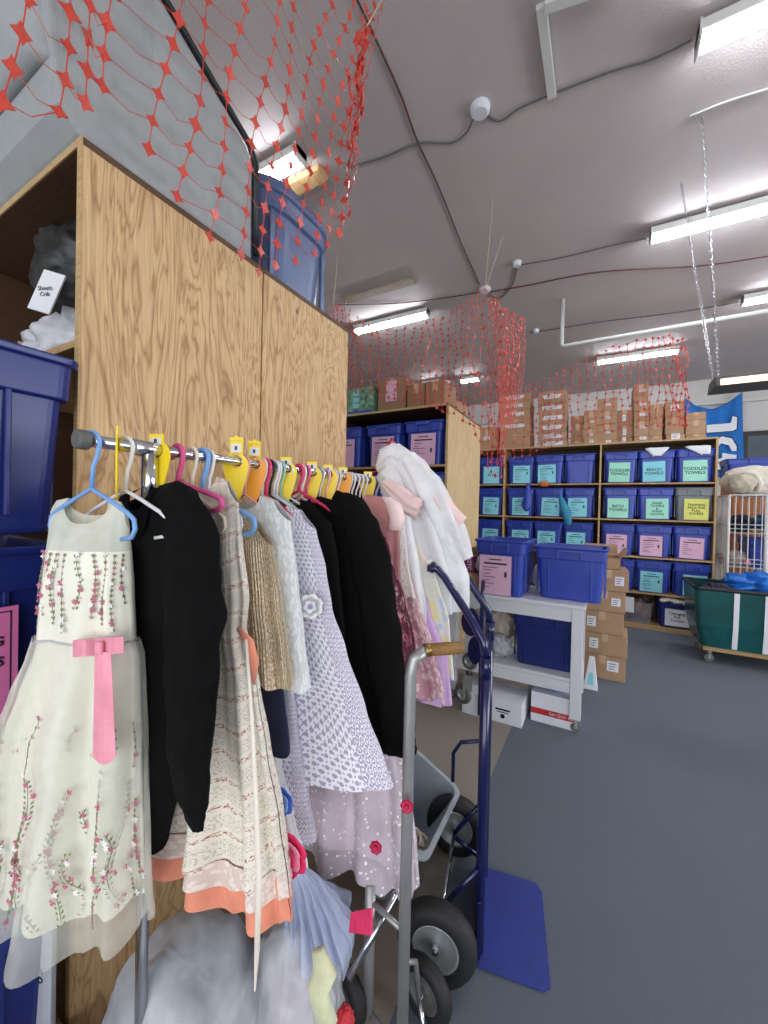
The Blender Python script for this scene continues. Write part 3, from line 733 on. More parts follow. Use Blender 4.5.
def sleeve(mb, pts, rad, flat=.55, seed=0, n=40, folds=.14, m=0, sub=9):
    P = []; Rr = []
    for i in range(len(pts) - 1):
        for k in range(sub):
            f = k / sub; P.append(V(pts[i]).lerp(V(pts[i + 1]), f)); Rr.append(rad[i] + (rad[i + 1] - rad[i]) * f)
    P.append(V(pts[-1])); Rr.append(rad[-1]); o = len(s_v(mb)); rows = []; uv = []
    for i, p in enumerate(P):
        t = (P[min(i + 1, len(P) - 1)] - P[max(i - 1, 0)]).normalized()
        a = V((1, 0, 0)); a = (a - t * a.dot(t)).normalized(); b = t.cross(a); row = []; q = []
        for j in range(n + 1):
            h = 2 * math.pi * j / n; g = 1 + folds * (noise.noise(V((math.cos(h) * 1.4 + seed, math.sin(h) * 1.4, i * .3))) * 1.3 + noise.noise(V((math.cos(h) * 3 + seed, math.sin(h) * 3 + i * .12, i * .3))) * .9)
            row.append(p + a * math.cos(h) * Rr[i] * g + b * math.sin(h) * Rr[i] * flat * g); q.append((j / n * .4, i * .02 + seed))
        rows.append(row); uv.append(q)
    return mb.grid(rows, m, uv)
def s_v(mb): return mb.v

# ---------------------------------------------------------------- the rail
t = thing('clothes_rail', 'chrome clothes rail full of children\'s dresses and jackets', 'clothes rack', (RX, .95, 0))
Y0, Y1 = .36, 1.62
MB().tube([V((RX, y, RZ - .0 * y)) for y in (Y0 + .008, .6, 1.0, 1.3, Y1)], .0118, 20).build('rail', M['chrome'], t, smooth=True)
b = MB(); b.lathe([(0, -.012), (.016, -.012), (.0185, -.008), (.0185, .006), (.017, .01), (0, .01)], (RX, Y0, RZ), (0, 1, 0), 28); b.build('end_cap', M['rubberg'], t, bevel=.001)
for y in (.485, 1.56):
    MB().cyl((RX, y, RZ - .01), (RX, y, .08), .0125, 20).build('upright', M['chrome'], t, smooth=True)
    b = MB(); b.cyl((RX, y, RZ - .13), (RX, y, RZ - .005), .016, 20); b.cyl((RX, y - .035, RZ), (RX, y + .035, RZ), .0165, 20); b.build('coupling', M['chrome'], t, smooth=True)
    MB().tube([(RX - .24, y, .075), (RX + .24, y, .075)], .0125, 12).build('foot', M['chrome'], t, smooth=True)
    for sx in (-.22, .22):
        b = MB(); b.lathe([(0, -.012), (.026, -.012), (.03, -.006), (.03, .006), (.026, .012), (0, .012)], (RX + sx, y, .03), (0, 1, 0), 20); b.cyl((RX + sx, y, .03), (RX + sx, y, .075), .006); b.build('caster', M['rubber'], t, bevel=.001)

# ---------------------------------------------------------------- hangers
HM = {}
def hc(n, c):
    if n not in HM: HM[n] = mplain(n + '_hanger_plastic', c, .35, var=.04)
    return HM[n]
cols = {'light blue': (120, 165, 220), 'white': (228, 228, 232), 'pink': (214, 84, 140), 'hot pink': (226, 60, 110), 'black': (30, 30, 32),
        'pale pink': (232, 170, 185), 'teal': (30, 140, 165), 'orange': (240, 140, 40), 'mint': (150, 205, 190), 'violet': (180, 110, 210), 'cream': (226, 214, 196)}
def hanger(y, col, label, ang=0.0, half=.135, drop=.055, x=RX, neck=.1, r=.0042, bar=True, hookr=.021, group=None):
    m = hc(col.replace(' ', '_'), cols[col]); c, s = math.cos(ang), math.sin(ang)
    t = thing('clothes_hanger', label, 'hanger', (x, y, RZ), 0, group or ('%s hangers on the rail' % col))
    def P(a, z): return V((x + a * c, y + a * s, RZ + z))
    hk = [P(-.003 + hookr * math.cos(R(q)), hookr * .0 + hookr * math.sin(R(q)) - .0035) for q in range(205, -31, -15)] + [P(.012, -.03), P(.003, -.05), P(0, -neck + .005)]
    MB().tube(hk, r, 8).build('hook', m, t, smooth=True)
    zb = -neck
    body = [P(0, zb + .004), P(half * .35, zb - drop * .3), P(half * .8, zb - drop * .85), P(half * .97, zb - drop * 1.15), P(half, zb - drop * 1.55), P(half * .93, zb - drop * 1.9), P(half * .7, zb - drop * 2.0)]
    if bar: body += [P(0, zb - drop * 2.0)]
    lo = [V((2 * x - p.x, 2 * y - p.y, p.z)) for p in body][::-1]
    MB().tube(lo[:-1] + body if True else body, r, 8).build('shoulder_bar', m, t, smooth=True)
    return t
M['yel'] = mplain('yellow_divider_plastic', (246, 214, 20), .4, var=.04)
M['org'] = mplain('orange_divider_plastic', (244, 160, 30), .4, var=.04)
def divider(y, label, col='yel', crown=True, rz=0.0, num='6', tilt=0.0):
    """size divider: a drop-shaped ring hung on the rail with a crown and a number"""
    t = thing('size_divider', label, 'size divider', (RX, y, RZ), rz, 'size dividers on the rail'); Mx = RM[t] @ Matrix.Rotation(tilt, 4, 'X')
    n = 32; th = .0016; out = []; inn = []
    for k in range(n):
        a = 2 * math.pi * k / n; co, si = math.cos(a), math.sin(a)
        rr = .034 if si > 0 else .034 + .065 * (-si) ** 2
        out.append((co * .034, si * rr - .012)); inn.append((co * .017, si * .017 + .0))
    b = MB()
    for sgn in (-1, 1): pass
    vs = [Mx @ V((x, s_ * th, z)) for s_ in (-1, 1) for L in (out, inn) for x, z in L]
    f = []
    for k in range(n):
        j = (k + 1) % n
        f += [(k, j, n + j, n + k), (2 * n + k, 3 * n + k, 3 * n + j, 2 * n + j), (k, 2 * n + k, 2 * n + j, j), (n + k, n + j, 3 * n + j, 3 * n + k)]
    b.add(vs, f); b.build('ring', M[col], t)
    zc = 0 if crown else -.02
    b = MB(); b.box(-.017, .017, -th, th, .018, .055 + zc, M=Mx)
    if crown:
        for x in (-.012, 0, .012): b.lathe([(0, -th), (.0065, -th), (.0065, th), (0, th)], Mx @ V((x, 0, .058 + (.004 if x == 0 else 0))), Mx.to_3x3() @ V((0, 1, 0)), 12)
    b.build('crown', M['yel'], t)
    p = MB().box(-.013, .013, -th - .0012, -th, .024 + zc * .6, .046 + zc, M=Mx).build('number_sheet', M['white_l'], t)
    g = MB().text(num, (0, -th - .0014, .0345 + zc * .8), (1, 0, 0), (0, 0, 1), .014, bold=.0006); g.v = [Mx @ q for q in g.v]; g.build('lettering', M['ink'], p)
    return t
def railY(px): 
    lo = onX(px, 470, RX); return lo.y

# hangers and dividers read along the rail
hl = [(92, 'light blue', 'light blue hanger at the near rail end holding the floral dress', .25), (126, 'white', 'white hanger next to the first yellow divider, holding black jacket', .2),
      (178, 'pink', 'thick pink hanger holding the printed row dress', .0), (192, 'cream', 'cream hanger hook just right of the thick pink one', .0),
      (203, 'light blue', 'light blue hanger hook, left of the crowned yellow divider', .1), (209, 'white', 'white hanger hook, left of the crowned yellow divider', .0)]
for px, c, lab, a in hl:
    y = railY(px); hanger(y, c, lab, a, half={92: .105, 126: .115, 178: .155, 203: .165}.get(px, .12), r=.0062 if c == 'pink' or px == 203 else .0042, neck=.07 if px == 178 else .095, drop=.03 if px == 178 else .045, bar=px not in (92, 126, 178))
hl2 = [(245, 'pale pink'), (262, 'white'), (266, 'hot pink'), (270, 'black'), (274, 'white'), (277, 'white'), (281, 'mint'), (289, 'white'), (299, 'hot pink'), (302, 'white'), (306, 'pink'), (317, 'teal'), (320, 'white'), (326, 'pale pink'),
       (331, 'white'), (334, 'white'), (337, 'cream'), (349, 'white'), (352, 'white'), (356, 'white'), (360, 'white'), (364, 'white'), (372, 'cream'), (376, 'white')]
WH = {245: 'pale pink hanger between the two crowned dividers', 266: 'hot pink hanger hook just before the black one', 270: 'black hanger hook at the plywood joint', 281: 'mint hanger hook before the third crowned divider',
      299: 'hot pink hanger holding the black blazer', 306: 'pink broad hanger hook right of the hot pink one', 317: 'teal hanger hook in the middle of the rail', 326: 'pale pink hanger left of the orange divider', 337: 'cream hanger hook at the orange divider', 372: 'cream hanger hook at the far rail end',
      262: 'white hanger hook right after the orange crowned divider', 274: 'white hanger hook just behind the black one', 277: 'second white hanger hook behind the black one', 289: 'white hanger hook in front of the square divider', 302: 'white hanger hook between hot pink and pink hooks', 320: 'white hanger hook next to the teal one',
      331: 'white hanger hook, first of the pair before the orange divider', 334: 'white hanger hook, second of the pair before the orange divider', 349: 'white hanger hook, first of five before the last yellow divider', 352: 'white hanger hook, second of five before the last yellow divider', 356: 'white hanger hook, third of five before the last yellow divider', 360: 'white hanger hook, fourth of five before the last yellow divider', 364: 'white hanger hook right against the last yellow divider', 376: 'white hanger hook under the white gown'}
for px, c in hl2:
    hanger(railY(px), c, WH[px], rnd.uniform(-.12, .12), half=.135 if px == 299 else .12, r=.005 if c in ('pink', 'teal', 'hot pink') else .0038, neck=.07 if px == 299 else .09)
for px, lab, col, cr, rz in ((117, 'yellow divider seen edge-on between blue and white hangers', 'yel', False, -.5), (156, 'yellow ring divider with white number beside the chrome post', 'yel', False, .35),
                             (236, 'yellow divider with crown and white tag', 'yel', True, .5), (254, 'orange ringed divider with yellow crown', 'org', True, .6), (286, 'yellow divider with square tag right of the plywood joint', 'yel', False, .6),
                             (312, 'yellow divider between pink and teal hangers', 'yel', False, .6), (328, 'yellow divider left of the orange one', 'yel', False, .6), (343, 'orange divider near the far plywood edge', 'org', False, .6), (368, 'last yellow divider beside the white gown', 'yel', False, .6)):
    divider(railY(px), lab, col, cr, rz, num='8')

# ---------------------------------------------------------------- 1 the white floral dress
a1 = .42; C1 = (-.88, .385)
d1 = thing('floral_dress', 'ivory sleeveless dress with embroidered flowers and pink bow, nearest on the rail', 'dress', (C1[0], C1[1], .75))
rw = pxrows(C1, a1, [(56, 122, 499, .06), (50, 128, 512, .25), (50, 129, 530, .55), (49, 130, 552, .85), (45, 132, 590, 1), (40, 134, 640, .95), (36, 138, 655, 1.05), (24, 139, 690, 1.3), (12, 140, 730, 1.5), (4, 140, 790, 1.6), (0, 141, 840, 1.7), (-2, 142, 893, 1.75)], .038)
zs = rw[3][0]; zw = rw[5][0]
g1 = Garment(C1, a1, rw, 8, .2, 1.3, neck=(.55, .05, .034, .006, .93, .05), hem=.008)
g1.mesh(a=zs, nz=18).build('sheer_yoke', M['t_sheer'], d1, smooth=True)
g1.mesh(a=zw, b=zs + .002, nz=18, off=.0005).build('bodice', M['ivory'], d1, smooth=True)
g1.mesh(b=zw, off=-.004, nz=44, nth=180).build('underskirt', M['ivory'], d1, smooth=True)
rw2 = [(z, l - .006, r + .006, t * 1.06) for z, l, r, t in rw if z <= zw + .001] ; zl = onP(60, 908, V((C1[0], C1[1], 0)), g1.w).z
rw2.append((zl, rw[-1][1] - .012, rw[-1][2] + .012, rw[-1][3] * 1.12))
g1o = Garment(C1, a1, rw2, 8, .24, 1.3, hem=.012, top=g1.z1)
g1o.z1 = g1.z1
b = g1o.mesh(b=zw, off=.003, nz=44, nth=180); b.build('tulle_overskirt', M['t_ivory'], d1, smooth=True)
b = MB(); rr = [g1.pt(2 * math.pi * j / 100, zw + .0, .002) for j in range(100)]; b.tube(rr, .0025, 6, closed=True); b.build('waist_cord', M['t_grey'], d1, smooth=True)
# embroidered vines
def vine(G, mb, th0, za, zb, sway=.12, seed=0, dens=.012, off=.006, size=1.0):
    r = random.Random(seed); z = za; k = 0; st = []
    while z > zb:
        f = (za - z) / max(.01, za - zb); th = th0 + sway * math.sin(f * 5 + seed) * .5
        for side in (-1, 1):
            p = G.pt(th + side * .032 * size, z, off); q = G.pt(th + side * .012, z - .007, off)
            up = V((0, 0, 1)); du = (p - q).normalized(); pe = du.cross(G.w).normalized() * .0022 * size
            kind = 0 if r.random() < .6 else 1
            mb.add([q, q.lerp(p, .5) + pe, p, q.lerp(p, .5) - pe], [(0, 1, 2, 3)], kind)
        if r.random() < .35:
            c0 = G.pt(th + r.uniform(-.05, .05), z, off + .002); kind = 1 if r.random() < .65 else 2
            for a in range(5):
                an = a * 1.257 + r.random(); d = G.u * math.cos(an) + V((0, 0, 1)) * math.sin(an); e = G.u * -math.sin(an) + V((0, 0, 1)) * math.cos(an)
                L = .0068 * size
                mb.add([c0, c0 + d * L * .5 + e * L * .35, c0 + d * L, c0 + d * L * .5 - e * L * .35], [(0, 1, 2, 3)], kind)
        st.append(G.pt(th, z, off)); z -= dens * r.uniform(.8, 1.2)
    if len(st) > 2: mb.tube(st, .0006, 4)
b = MB()
for i in range(17):
    th = -2.75 + i * .155; vine(g1o, b, th, g1.z0 + .1 + .14 * ((i * 7) % 5) / 4 + .03, g1.z0 + .012, .18, i, .010, .004)
for i in range(10):
    th = -2.7 + i * .25; vine(g1, b, th, zs - .002, zw + .02 + .05 * ((i * 3) % 4) / 3, .1, i + 50, .011, .003, .9)
for i in range(8): vine(g1o, b, -2.6 + i * .32, zw - .12 - .03 * (i % 3), zw - .2 - .04 * (i % 2), .1, i + 80, .016, .004, .7)
b.build('embroidery', [M['leaf'], M['petal'], M['petalw']], d1)
# pink bow and ribbon
thb = None
P = V((C1[0], C1[1], 0)); nn = g1.w
def front(px, py, o=.052): 
    q = onP(px, py, P - nn * o, nn); return q
b = MB(); rows = []
for i in range(13):
    f = i / 12; px = 74 + 50 * f; rows.append([front(px, 640 - 4 * f + k * 17 - (.0), .058 + .006 * math.sin(f * 9)) for k in (0, .33, .66, 1)])
b.grid(rows); b.build('bow', M['pinkrib'], d1, smooth=False, solid=.004)
b = MB(); b.cbox(front(99, 648, .064), (.014, .008, .024), a1); b.build('bow_knot', M['pinkrib'], d1, bevel=.003)
b = MB(); rows = []
for i in range(15):
    f = i / 14; y = 652 + 105 * f; w0, w1 = 95 - 2 * f, 111 + 5 * f; o = .06 + .014 * f + .005 * math.sin(f * 7)
    rows.append([front(w0 + (w1 - w0) * k, y + (8 * math.sin(math.pi * k) if i == 14 else 0), o + .003 * math.sin(k * 3)) for k in (0, .25, .5, .75, 1)])
b.grid(rows); b.build('ribbon_tail', M['pinkrib'], d1, smooth=False, solid=.0012)

# ---------------------------------------------------------------- 2 black jacket
def jacket(y, lst, slv, rad, label, m, th=.05, ang=0.0, seed=0, cx=RX, name='jacket', far=True, flat=.6):
    t = thing(name, label, 'jacket', (cx, y, 1.0), 0)
    rw = pxrows((cx, y), ang, lst, th)
    g = Garment((cx, y), ang, rw, 4, .1, seed, neck=(.3, .05, .01, .03, .9, .02), hem=.004)
    g.mesh(nz=36, nth=96).build('body', m, t, smooth=True)
    sb = MB(); sleeve(sb, slv, rad, flat, seed); sb.build('sleeve', m, t, smooth=True)
    if far:
        sb = MB(); sleeve(sb, [V((2 * cx - p[0] if not isinstance(p, V) else 2 * cx - p.x, p[1] + .01, p[2])) for p in slv], rad, flat, seed + 1); sb.build('sleeve', m, t, smooth=True)
    b = MB()
    for sg in (-1, 1): b.add([V((cx + sg * .012, y - th * .8, g.z1 - .16)), V((cx + sg * .06, y - th * .95, g.z1 - .08)), V((cx + sg * .045, y - th * .4, g.z1 - .005)), V((cx + sg * .028, y - th * .6, g.z1 - .03))], [(0, 1, 2, 3)])
    b.build('lapel', m, t, solid=.004)
    return t, g
def sp(lst, Y): return [onY(x, y, Y + dy) for x, y, dy in lst]
yj = railY(133) + .035
jacket(yj, [(None, 160, 487, .2), (None, 180, 497, .6), (None, 186, 540, 1), (None, 186, 620, 1), (None, 182, 700, 1), (None, 178, 770, 1), (None, 172, 800, 1), (None, 160, 850, .9)],
       sp([(158, 494, 0), (178, 508, -.0), (190, 545, -.005), (193, 600, -.01), (191, 680, -.015), (189, 750, -.02), (194, 805, -.03), (198, 830, -.03)], yj), [.02, .06, .07, .072, .068, .055, .034, .014],
       'black jacket between the ivory floral dress and the printed row dress', M['blackcloth'], .045, 0, 3, far=False, flat=.5)
# ---------------------------------------------------------------- 3 printed row dress
y3 = railY(180) + .05
rw = pxrows((RX, y3), 0, [(None, 232, 476, .1), (None, 238, 500, .5), (None, 240, 540, .9), (None, 246, 600, 1), (None, 244, 630, .9), (None, 257, 690, 1.2), (None, 266, 750, 1.5), (None, 278, 820, 1.8), (None, 286, 880, 2.0)], .036)
rw.append((rw[-1][0] - .001, rw[-1][1], rw[-1][2], rw[-1][3]))
d3 = thing('print_dress', 'cream dress printed with rows of tiny motifs, lace and coral hem', 'dress', (RX, y3, .7))
g3 = Garment((RX, y3), 0, rw, 11, .3, 2.1, neck=(.5, .04, .03, .01, .85, .05), hem=.012)
g3.mesh(nz=56, nth=220).build('dress_body', M['tweed'], d3, smooth=True)
zb = g3.z0
rL = [(zb + .06, rw[-3][1] * 1.0, rw[-3][2], rw[-3][3] * 1.02), (zb - .03, rw[-1][1] * 1.03, rw[-1][2] * 1.03, rw[-1][3] * 1.06)]
gl = Garment((RX, y3), 0, [(z, l, r, t) for z, l, r, t in g3.rows if z > zb] + [(zb - .028, rw[-1][1] * 1.02, rw[-1][2] * 1.02, rw[-1][3] * 1.05)], 11, .23, 2.1, hem=.006, top=g3.z1)
gl.mesh(b=zb + .02, nz=10, nth=220, off=.002).build('lace_trim', M['creamlace'], d3, smooth=True)
gc = Garment((RX, y3), 0, [(z, l, r, t) for z, l, r, t in g3.rows if z > zb] + [(zb - .075, rw[-1][1] * 1.05, rw[-1][2] * 1.05, rw[-1][3] * 1.08)], 11, .23, 2.1, hem=.01, top=g3.z1)
gc.mesh(b=zb + .01, nz=12, nth=220, off=-.003).build('coral_hem', M['coral'], d3, smooth=True)
b = MB(); b.tube([onY(x, y, y3 - .075 - .04 * k) for k, (x, y) in enumerate(((246, 640), (252, 720), (256, 800), (259, 880), (257, 950), (255, 990)))], [.006, .008, .01, .011, .008, .002], 10, flat=.4); b.build('sash_tail', M['tweed'], d3, smooth=True)
b = MB(); b.tube([onY(238, 628, y3 - .05), onY(249, 642, y3 - .05), onY(253, 660, y3 - .04), onY(254, 684, y3 - .03)], [.006, .012, .014, .004], 12, flat=.5); b.build('coral_sash', M['coral'], d3, smooth=True)

# ---------------------------------------------------------------- generic simple garments further along
def dress(y, lst, label, mats, th=.03, folds=9, amp=.2, seed=0, cat='dress', name='dress', neck=(.5, .04, .02, .012, .85, .05), hem=.008, lower=None, zsplit=None, ang=0, cx=RX, slv=None, slr=None, tilt=0):
    t = thing(name, label, cat, (cx, y, .8)); rw = pxrows((cx, y), ang, lst, th)
    g = Garment((cx, y), ang, rw, folds, amp, seed, neck=neck, hem=hem); g.tilt = tilt
    if lower:
        zz = onY(lst[-1][1], zsplit, y).z
        g.mesh(a=zz, nz=26).build('bodice', mats, t, smooth=True)
        g.mesh(b=zz, nz=36, nth=180).build('skirt', lower, t, smooth=True)
    else: g.mesh(nz=48, nth=150).build('dress_body' if cat == 'dress' else 'body', mats, t, smooth=True)
    if slv:
        sb = MB(); sleeve(sb, slv, slr, .6, seed); sb.build('sleeve', mats, t, smooth=True)
    return t, g
yg = railY(224)
dress(yg, [(None, 262, 518, .3), (None, 272, 545, .8), (None, 280, 600, 1), (None, 287, 650, 1.1), (None, 291, 690, 1.2)], 'gold sequinned pleated top, between printed dress and white lace jacket', M['gold'], .035, 12, .22, 4, name='sequin_dress', hem=.004)
dress(railY(232), [(None, 268, 600, .5), (None, 282, 680, 1), (None, 290, 753, 1)], 'navy garment showing only a hem under the gold sequins', M['navycloth'], .03, 3, .1, 5, cat='jacket', name='navy_jacket', neck=None)
yw = railY(243)
dress(yw, [(None, 280, 496, .3), (None, 290, 520, .9), (None, 297, 580, 1), (None, 303, 640, 1.1), (None, 309, 692, 1.1)], 'short white lace jacket right of the gold sequins', M['wlace'], .035, 6, .15, 6, cat='jacket', name='lace_jacket')
tj, gj = dress(railY(238), [(None, 262, 560, .4), (None, 268, 680, 1), (None, 279, 760, 1.3), (None, 292, 820, 1.6), (None, 306, 868, 1.8)], 'white dress with large pink rose and blue flower print, low behind printed dress', M['wsat'], .035, 6, .15, 8, name='rose_print_dress', neck=None)
def rosette(parent, c, r, m1, m2, nrm, name='rose'):
    nrm = V(nrm).normalized(); a = nrm.cross(V((0, 0, 1))).normalized(); bb = a.cross(nrm)
    b = MB(); rr = random.Random(3)
    for lay, (k, rad, h) in enumerate(((7, 1.0, 0), (6, .75, .12), (5, .5, .22), (3, .25, .3))):
        for i in range(k):
            an = 2 * math.pi * i / k + lay * .5; d = a * math.cos(an) + bb * math.sin(an); e = a * -math.sin(an) + bb * math.cos(an)
            p0 = c + d * r * rad * .1 + nrm * r * h; w = r * rad * .55
            rows = [[c + nrm * r * (h + .18 * f * f) + d * r * rad * f + e * w * s_ * math.sin(math.pi * min(.95, f * .8 + .12)) for s_ in (-1, -.5, 0, .5, 1)] for f in (.05, .3, .6, .85, 1)]
            b.grid(rows, lay % 2)
    b.build(name, [m1, m2], parent, smooth=True, solid=r * .03)
M['rp'] = mplain('rose_pink', (226, 50, 105), .7, var=.2, sc_=30); M['rp2'] = mplain('pale_rose', (244, 150, 180), .7, var=.15, sc_=30); M['cobalt'] = mplain('cobalt_petal', (70, 110, 205), .7, var=.2, sc_=30); M['cob2'] = mplain('pale_blue_petal', (150, 180, 235), .7, var=.1)
M['darkrose'] = mplain('dark_rose', (170, 20, 60), .6, var=.2)
yr = railY(238)
rosette(tj, onY(289, 852, yr - .07), .05, M['rp'], M['rp2'], (.2, -1, 0), 'printed_rose'); rosette(tj, onY(281, 800, yr - .06), .035, M['cobalt'], M['cob2'], (.2, -1, 0), 'printed_blue_flower')
# lavender crochet dress
yl = railY(268)
dl, gl2 = dress(yl, [(None, 305, 506, .3), (None, 316, 530, .8), (None, 326, 570, 1), (None, 332, 608, 1), (None, 346, 650, 1.3), (None, 366, 710, 1.7), (None, 384, 760, 2.3), (None, 398, 800, 3.0)], 'lavender crochet lace dress with ribbon flower at the waist', M['lav'], .03, 5, .12, 9, name='crochet_dress', lower=M['lav'], zsplit=606, hem=.005, tilt=.035)
dress(yl - .07, [(None, 285, 640, .6), (None, 296, 720, 1.1), (None, 308, 800, 1.4), (None, 316, 842, 1.5)], 'second lavender lace skirt just left of the crochet dress', M['lav'], .03, 5, .12, 19, name='lace_skirt', neck=None, hem=.004)
c = onY(311, 606, yl - .05); rosette(dl, c, .032, M['petalw'], M['t_grey'], (.5, -1, .1), 'ribbon_flower')
MB().lathe([(0, .012), (.007, .01), (.008, 0), (0, 0)], c, (.5, -1, .1), 12).build('flower_centre', mplain('lavender_bead', (150, 125, 200), .4), dl, smooth=True)
b = MB(); b.tube([onY(303, 603, yl - .06), onY(298, 612, yl - .06), onY(296, 628, yl - .06)], [.006, .012, .004], 10, flat=.4); b.build('pink_ribbon', M['pinkrib'], dl, smooth=True)
# black blazer
yb = railY(298) + .03
jacket(yb, [(None, 345, 496, .2), (None, 362, 508, .6), (None, 370, 560, 1), (None, 378, 620, 1), (None, 388, 690, 1.05), (None, 396, 752, 1.1)],
       sp([(335, 496, 0), (352, 508, 0), (366, 545, -.01), (380, 620, -.015), (389, 690, -.02), (398, 735, -.02), (400, 752, -.02)], yb), [.02, .045, .062, .06, .056, .05, .048],
       'long black blazer right of the lavender crochet dress', M['blackcloth'], .045, 0, 5, name='blazer', far=False)
tb = dress(railY(283), [(None, 320, 500, .4), (None, 331, 520, .8), (None, 338, 560, 1), (None, 345, 640, 1)], 'black velvet top directly in front of the long blazer', M['blackcloth'], .03, 5, .15, 15, name='velvet_top', cat='top')
# tulle skirt with roses
yt = railY(308)
dt, gt = dress(yt, [(None, 372, 640, .8), (None, 392, 720, 1.1), (None, 408, 790, 1.8), (None, 413, 850, 2.1), (None, 416, 892, 2.2)], 'pink and grey tulle skirt with red roses under the crochet dress', M['t_pink'], .032, 14, .3, 7, name='tulle_dress', neck=None, hem=.014)
Garment((RX, yt), 0, [(z + .06 if z == gt.z0 else z, l * .85, r * .85, t * .8) for z, l, r, t in gt.rows], 8, .2, 5).mesh().build('lining', mfabric('dusty_lining', (222, 204, 214)), dt, smooth=True)
for x, y in ((376, 847), (407, 806)): rosette(dt, onY(x, y, yt - .115), .017, M['darkrose'], M['rp'], (.3, -1, .2), 'cloth_rose')
# mid rail bits
def seq(px, lst, lab, m, **k): return dress(railY(px), lst, lab, m, **k)
seq(318, [(None, 352, 494, .3), (None, 366, 506, .9), (None, 374, 540, 1), (None, 382, 640, 1)], 'pale pink dotted blouse on hot pink hanger behind the blazer', M['palepink'], seed=11, name='blouse', cat='blouse')
seq(326, [(None, 362, 503, .3), (None, 374, 516, .9), (None, 383, 570, 1), (None, 392, 660, 1)], 'small flower print dress peeping over the blazer shoulder', M['tiny'], seed=12)
seq(333, [(None, 380, 520, .3), (None, 390, 550, .9), (None, 404, 600, 1.1), (None, 413, 640, 1.4), (None, 417, 672, 1.5)], 'burgundy and pink floral dress right of the blazer', M['burg'], seed=13, amp=.25, folds=11)
ym = railY(342)
seq(342, [(None, 388, 494, .3), (None, 397, 506, .9), (None, 399, 550, 1), (None, 400, 592, 1)], 'dusty pink velour jacket with pink sleeve cuff', M['mauve'], seed=14, name='velour_jacket', cat='jacket')
drape('folded_sleeve', [(onY(384, 497, ym + .03), .02), (onY(393, 504, ym + .01), .03), (onY(397, 518, ym), .028), (onY(395, 530, ym), .024)], M['palepink'], 'pale pink short sleeve folded over the velour jacket', 'sleeve', th=.03, seed=4)
seq(348, [(None, 392, 500, .3), (None, 404, 520, .9), (None, 408, 560, 1), (None, 415, 600, 1.1)], 'cream flower print dress right of the velour jacket', M['tiny'], seed=16)
seq(351, [(None, 398, 520, .3), (None, 405, 560, .9), (None, 418, 605, 1.3), (None, 434, 655, 1.6), (None, 444, 700, 1.7)], 'pink lace dress with long ruffled hem', M['place'], seed=17, amp=.35, folds=13, hem=.015)
seq(357, [(None, 402, 500, .3), (None, 411, 520, .9), (None, 420, 570, 1), (None, 426, 610, 1.2), (None, 424, 650, 1.2)], 'white satin dress with long sash, right of the cream print', M['wsat'], seed=18, amp=.25)
seq(362, [(None, 410, 560, .5), (None, 430, 610, 1.2), (None, 447, 660, 1.5), (None, 450, 705, 1.5)], 'lilac satin skirt peeking below the white satin dress', M['lilac'], seed=20, amp=.3, neck=None, name='satin_skirt')
seq(368, [(None, 418, 540, .5), (None, 437, 580, 1), (None, 448, 620, 1.2), (None, 453, 680, 1.3)], 'pastel patterned dress at the far end of the rail', M['pastel'], seed=21, amp=.25, neck=None)
# white gown thrown over the far rail end
yz = railY(378)
tg = thing('white_gown', 'white satin gown with pink cuffs thrown over the far rail end', 'dress', (-.62, yz, 1.2))
def loft(pts, rad, flat, seed, m, name, parent, folds=.3, n=40):
    b = MB(); rows = []; P = []; Q = []
    sub = 6
    for i in range(len(pts) - 1):
        for k in range(sub):
            f = k / sub; P.append(V(pts[i]).lerp(V(pts[i + 1]), f)); Q.append(rad[i] + (rad[i + 1] - rad[i]) * f)
    P.append(V(pts[-1])); Q.append(rad[-1])
    for i, p in enumerate(P):
        tt = (P[min(i + 1, len(P) - 1)] - P[max(i - 1, 0)]).normalized(); a = tt.cross(V((-.4, .9, 0))).normalized(); bb = tt.cross(a); row = []
        for j in range(n + 1):
            h = 2 * math.pi * j / n; g = 1 + folds * (noise.noise(V((math.cos(h) * 2.5 + seed, math.sin(h) * 2.5, i * .09)))) + folds * .55 * math.sin(h * 8 + seed + i * .05) * (.25 + .75 * i / len(P))
            row.append(p + a * math.cos(h) * Q[i] * g + bb * math.sin(h) * Q[i] * flat * g)
        rows.append(row)
    b.grid(rows, 0, [[(j / n * .6, i * .02) for j in range(n + 1)] for i in range(len(rows))]); b.build(name, m, parent, smooth=True)
loft([onY(378, 470, yz), onY(392, 462, yz), onY(405, 478, yz + .0), onY(418, 510, yz + .02), onY(428, 545, yz), onY(436, 580, yz), onY(440, 612, yz)], [.02, .085, .1, .1, .1, .11, .09], .6, 2, M['wsat'], 'gown_body', tg, .45)
loft([onY(405, 458, yz - .02), onY(425, 485, yz), onY(445, 530, yz + .02), onY(461, 562, yz + .03)], [.04, .075, .07, .045], .5, 5, M['t_white'], 'tulle_layer', tg, .6)
loft([onY(384, 482, yz - .08), onY(396, 492, yz - .08), onY(409, 504, yz - .08), onY(420, 509, yz - .07)], [.02, .035, .04, .04], .7, 7, M['palepink'], 'sleeve', tg, .3)
loft([onY(436, 495, yz), onY(450, 514, yz + .03), onY(461, 524, yz + .04)], [.025, .032, .03], .7, 9, M['palepink'], 'cuff', tg, .3)
loft([onY(424, 560, yz - .05), onY(430, 590, yz - .05), onY(436, 622, yz - .05)], [.06, .06, .03], .5, 12, M['wsat'], 'sash', tg, .5)
h = thing('red_hanger', 'red hanger sticking out above the white gown', 'hanger', onY(385, 470, yz))
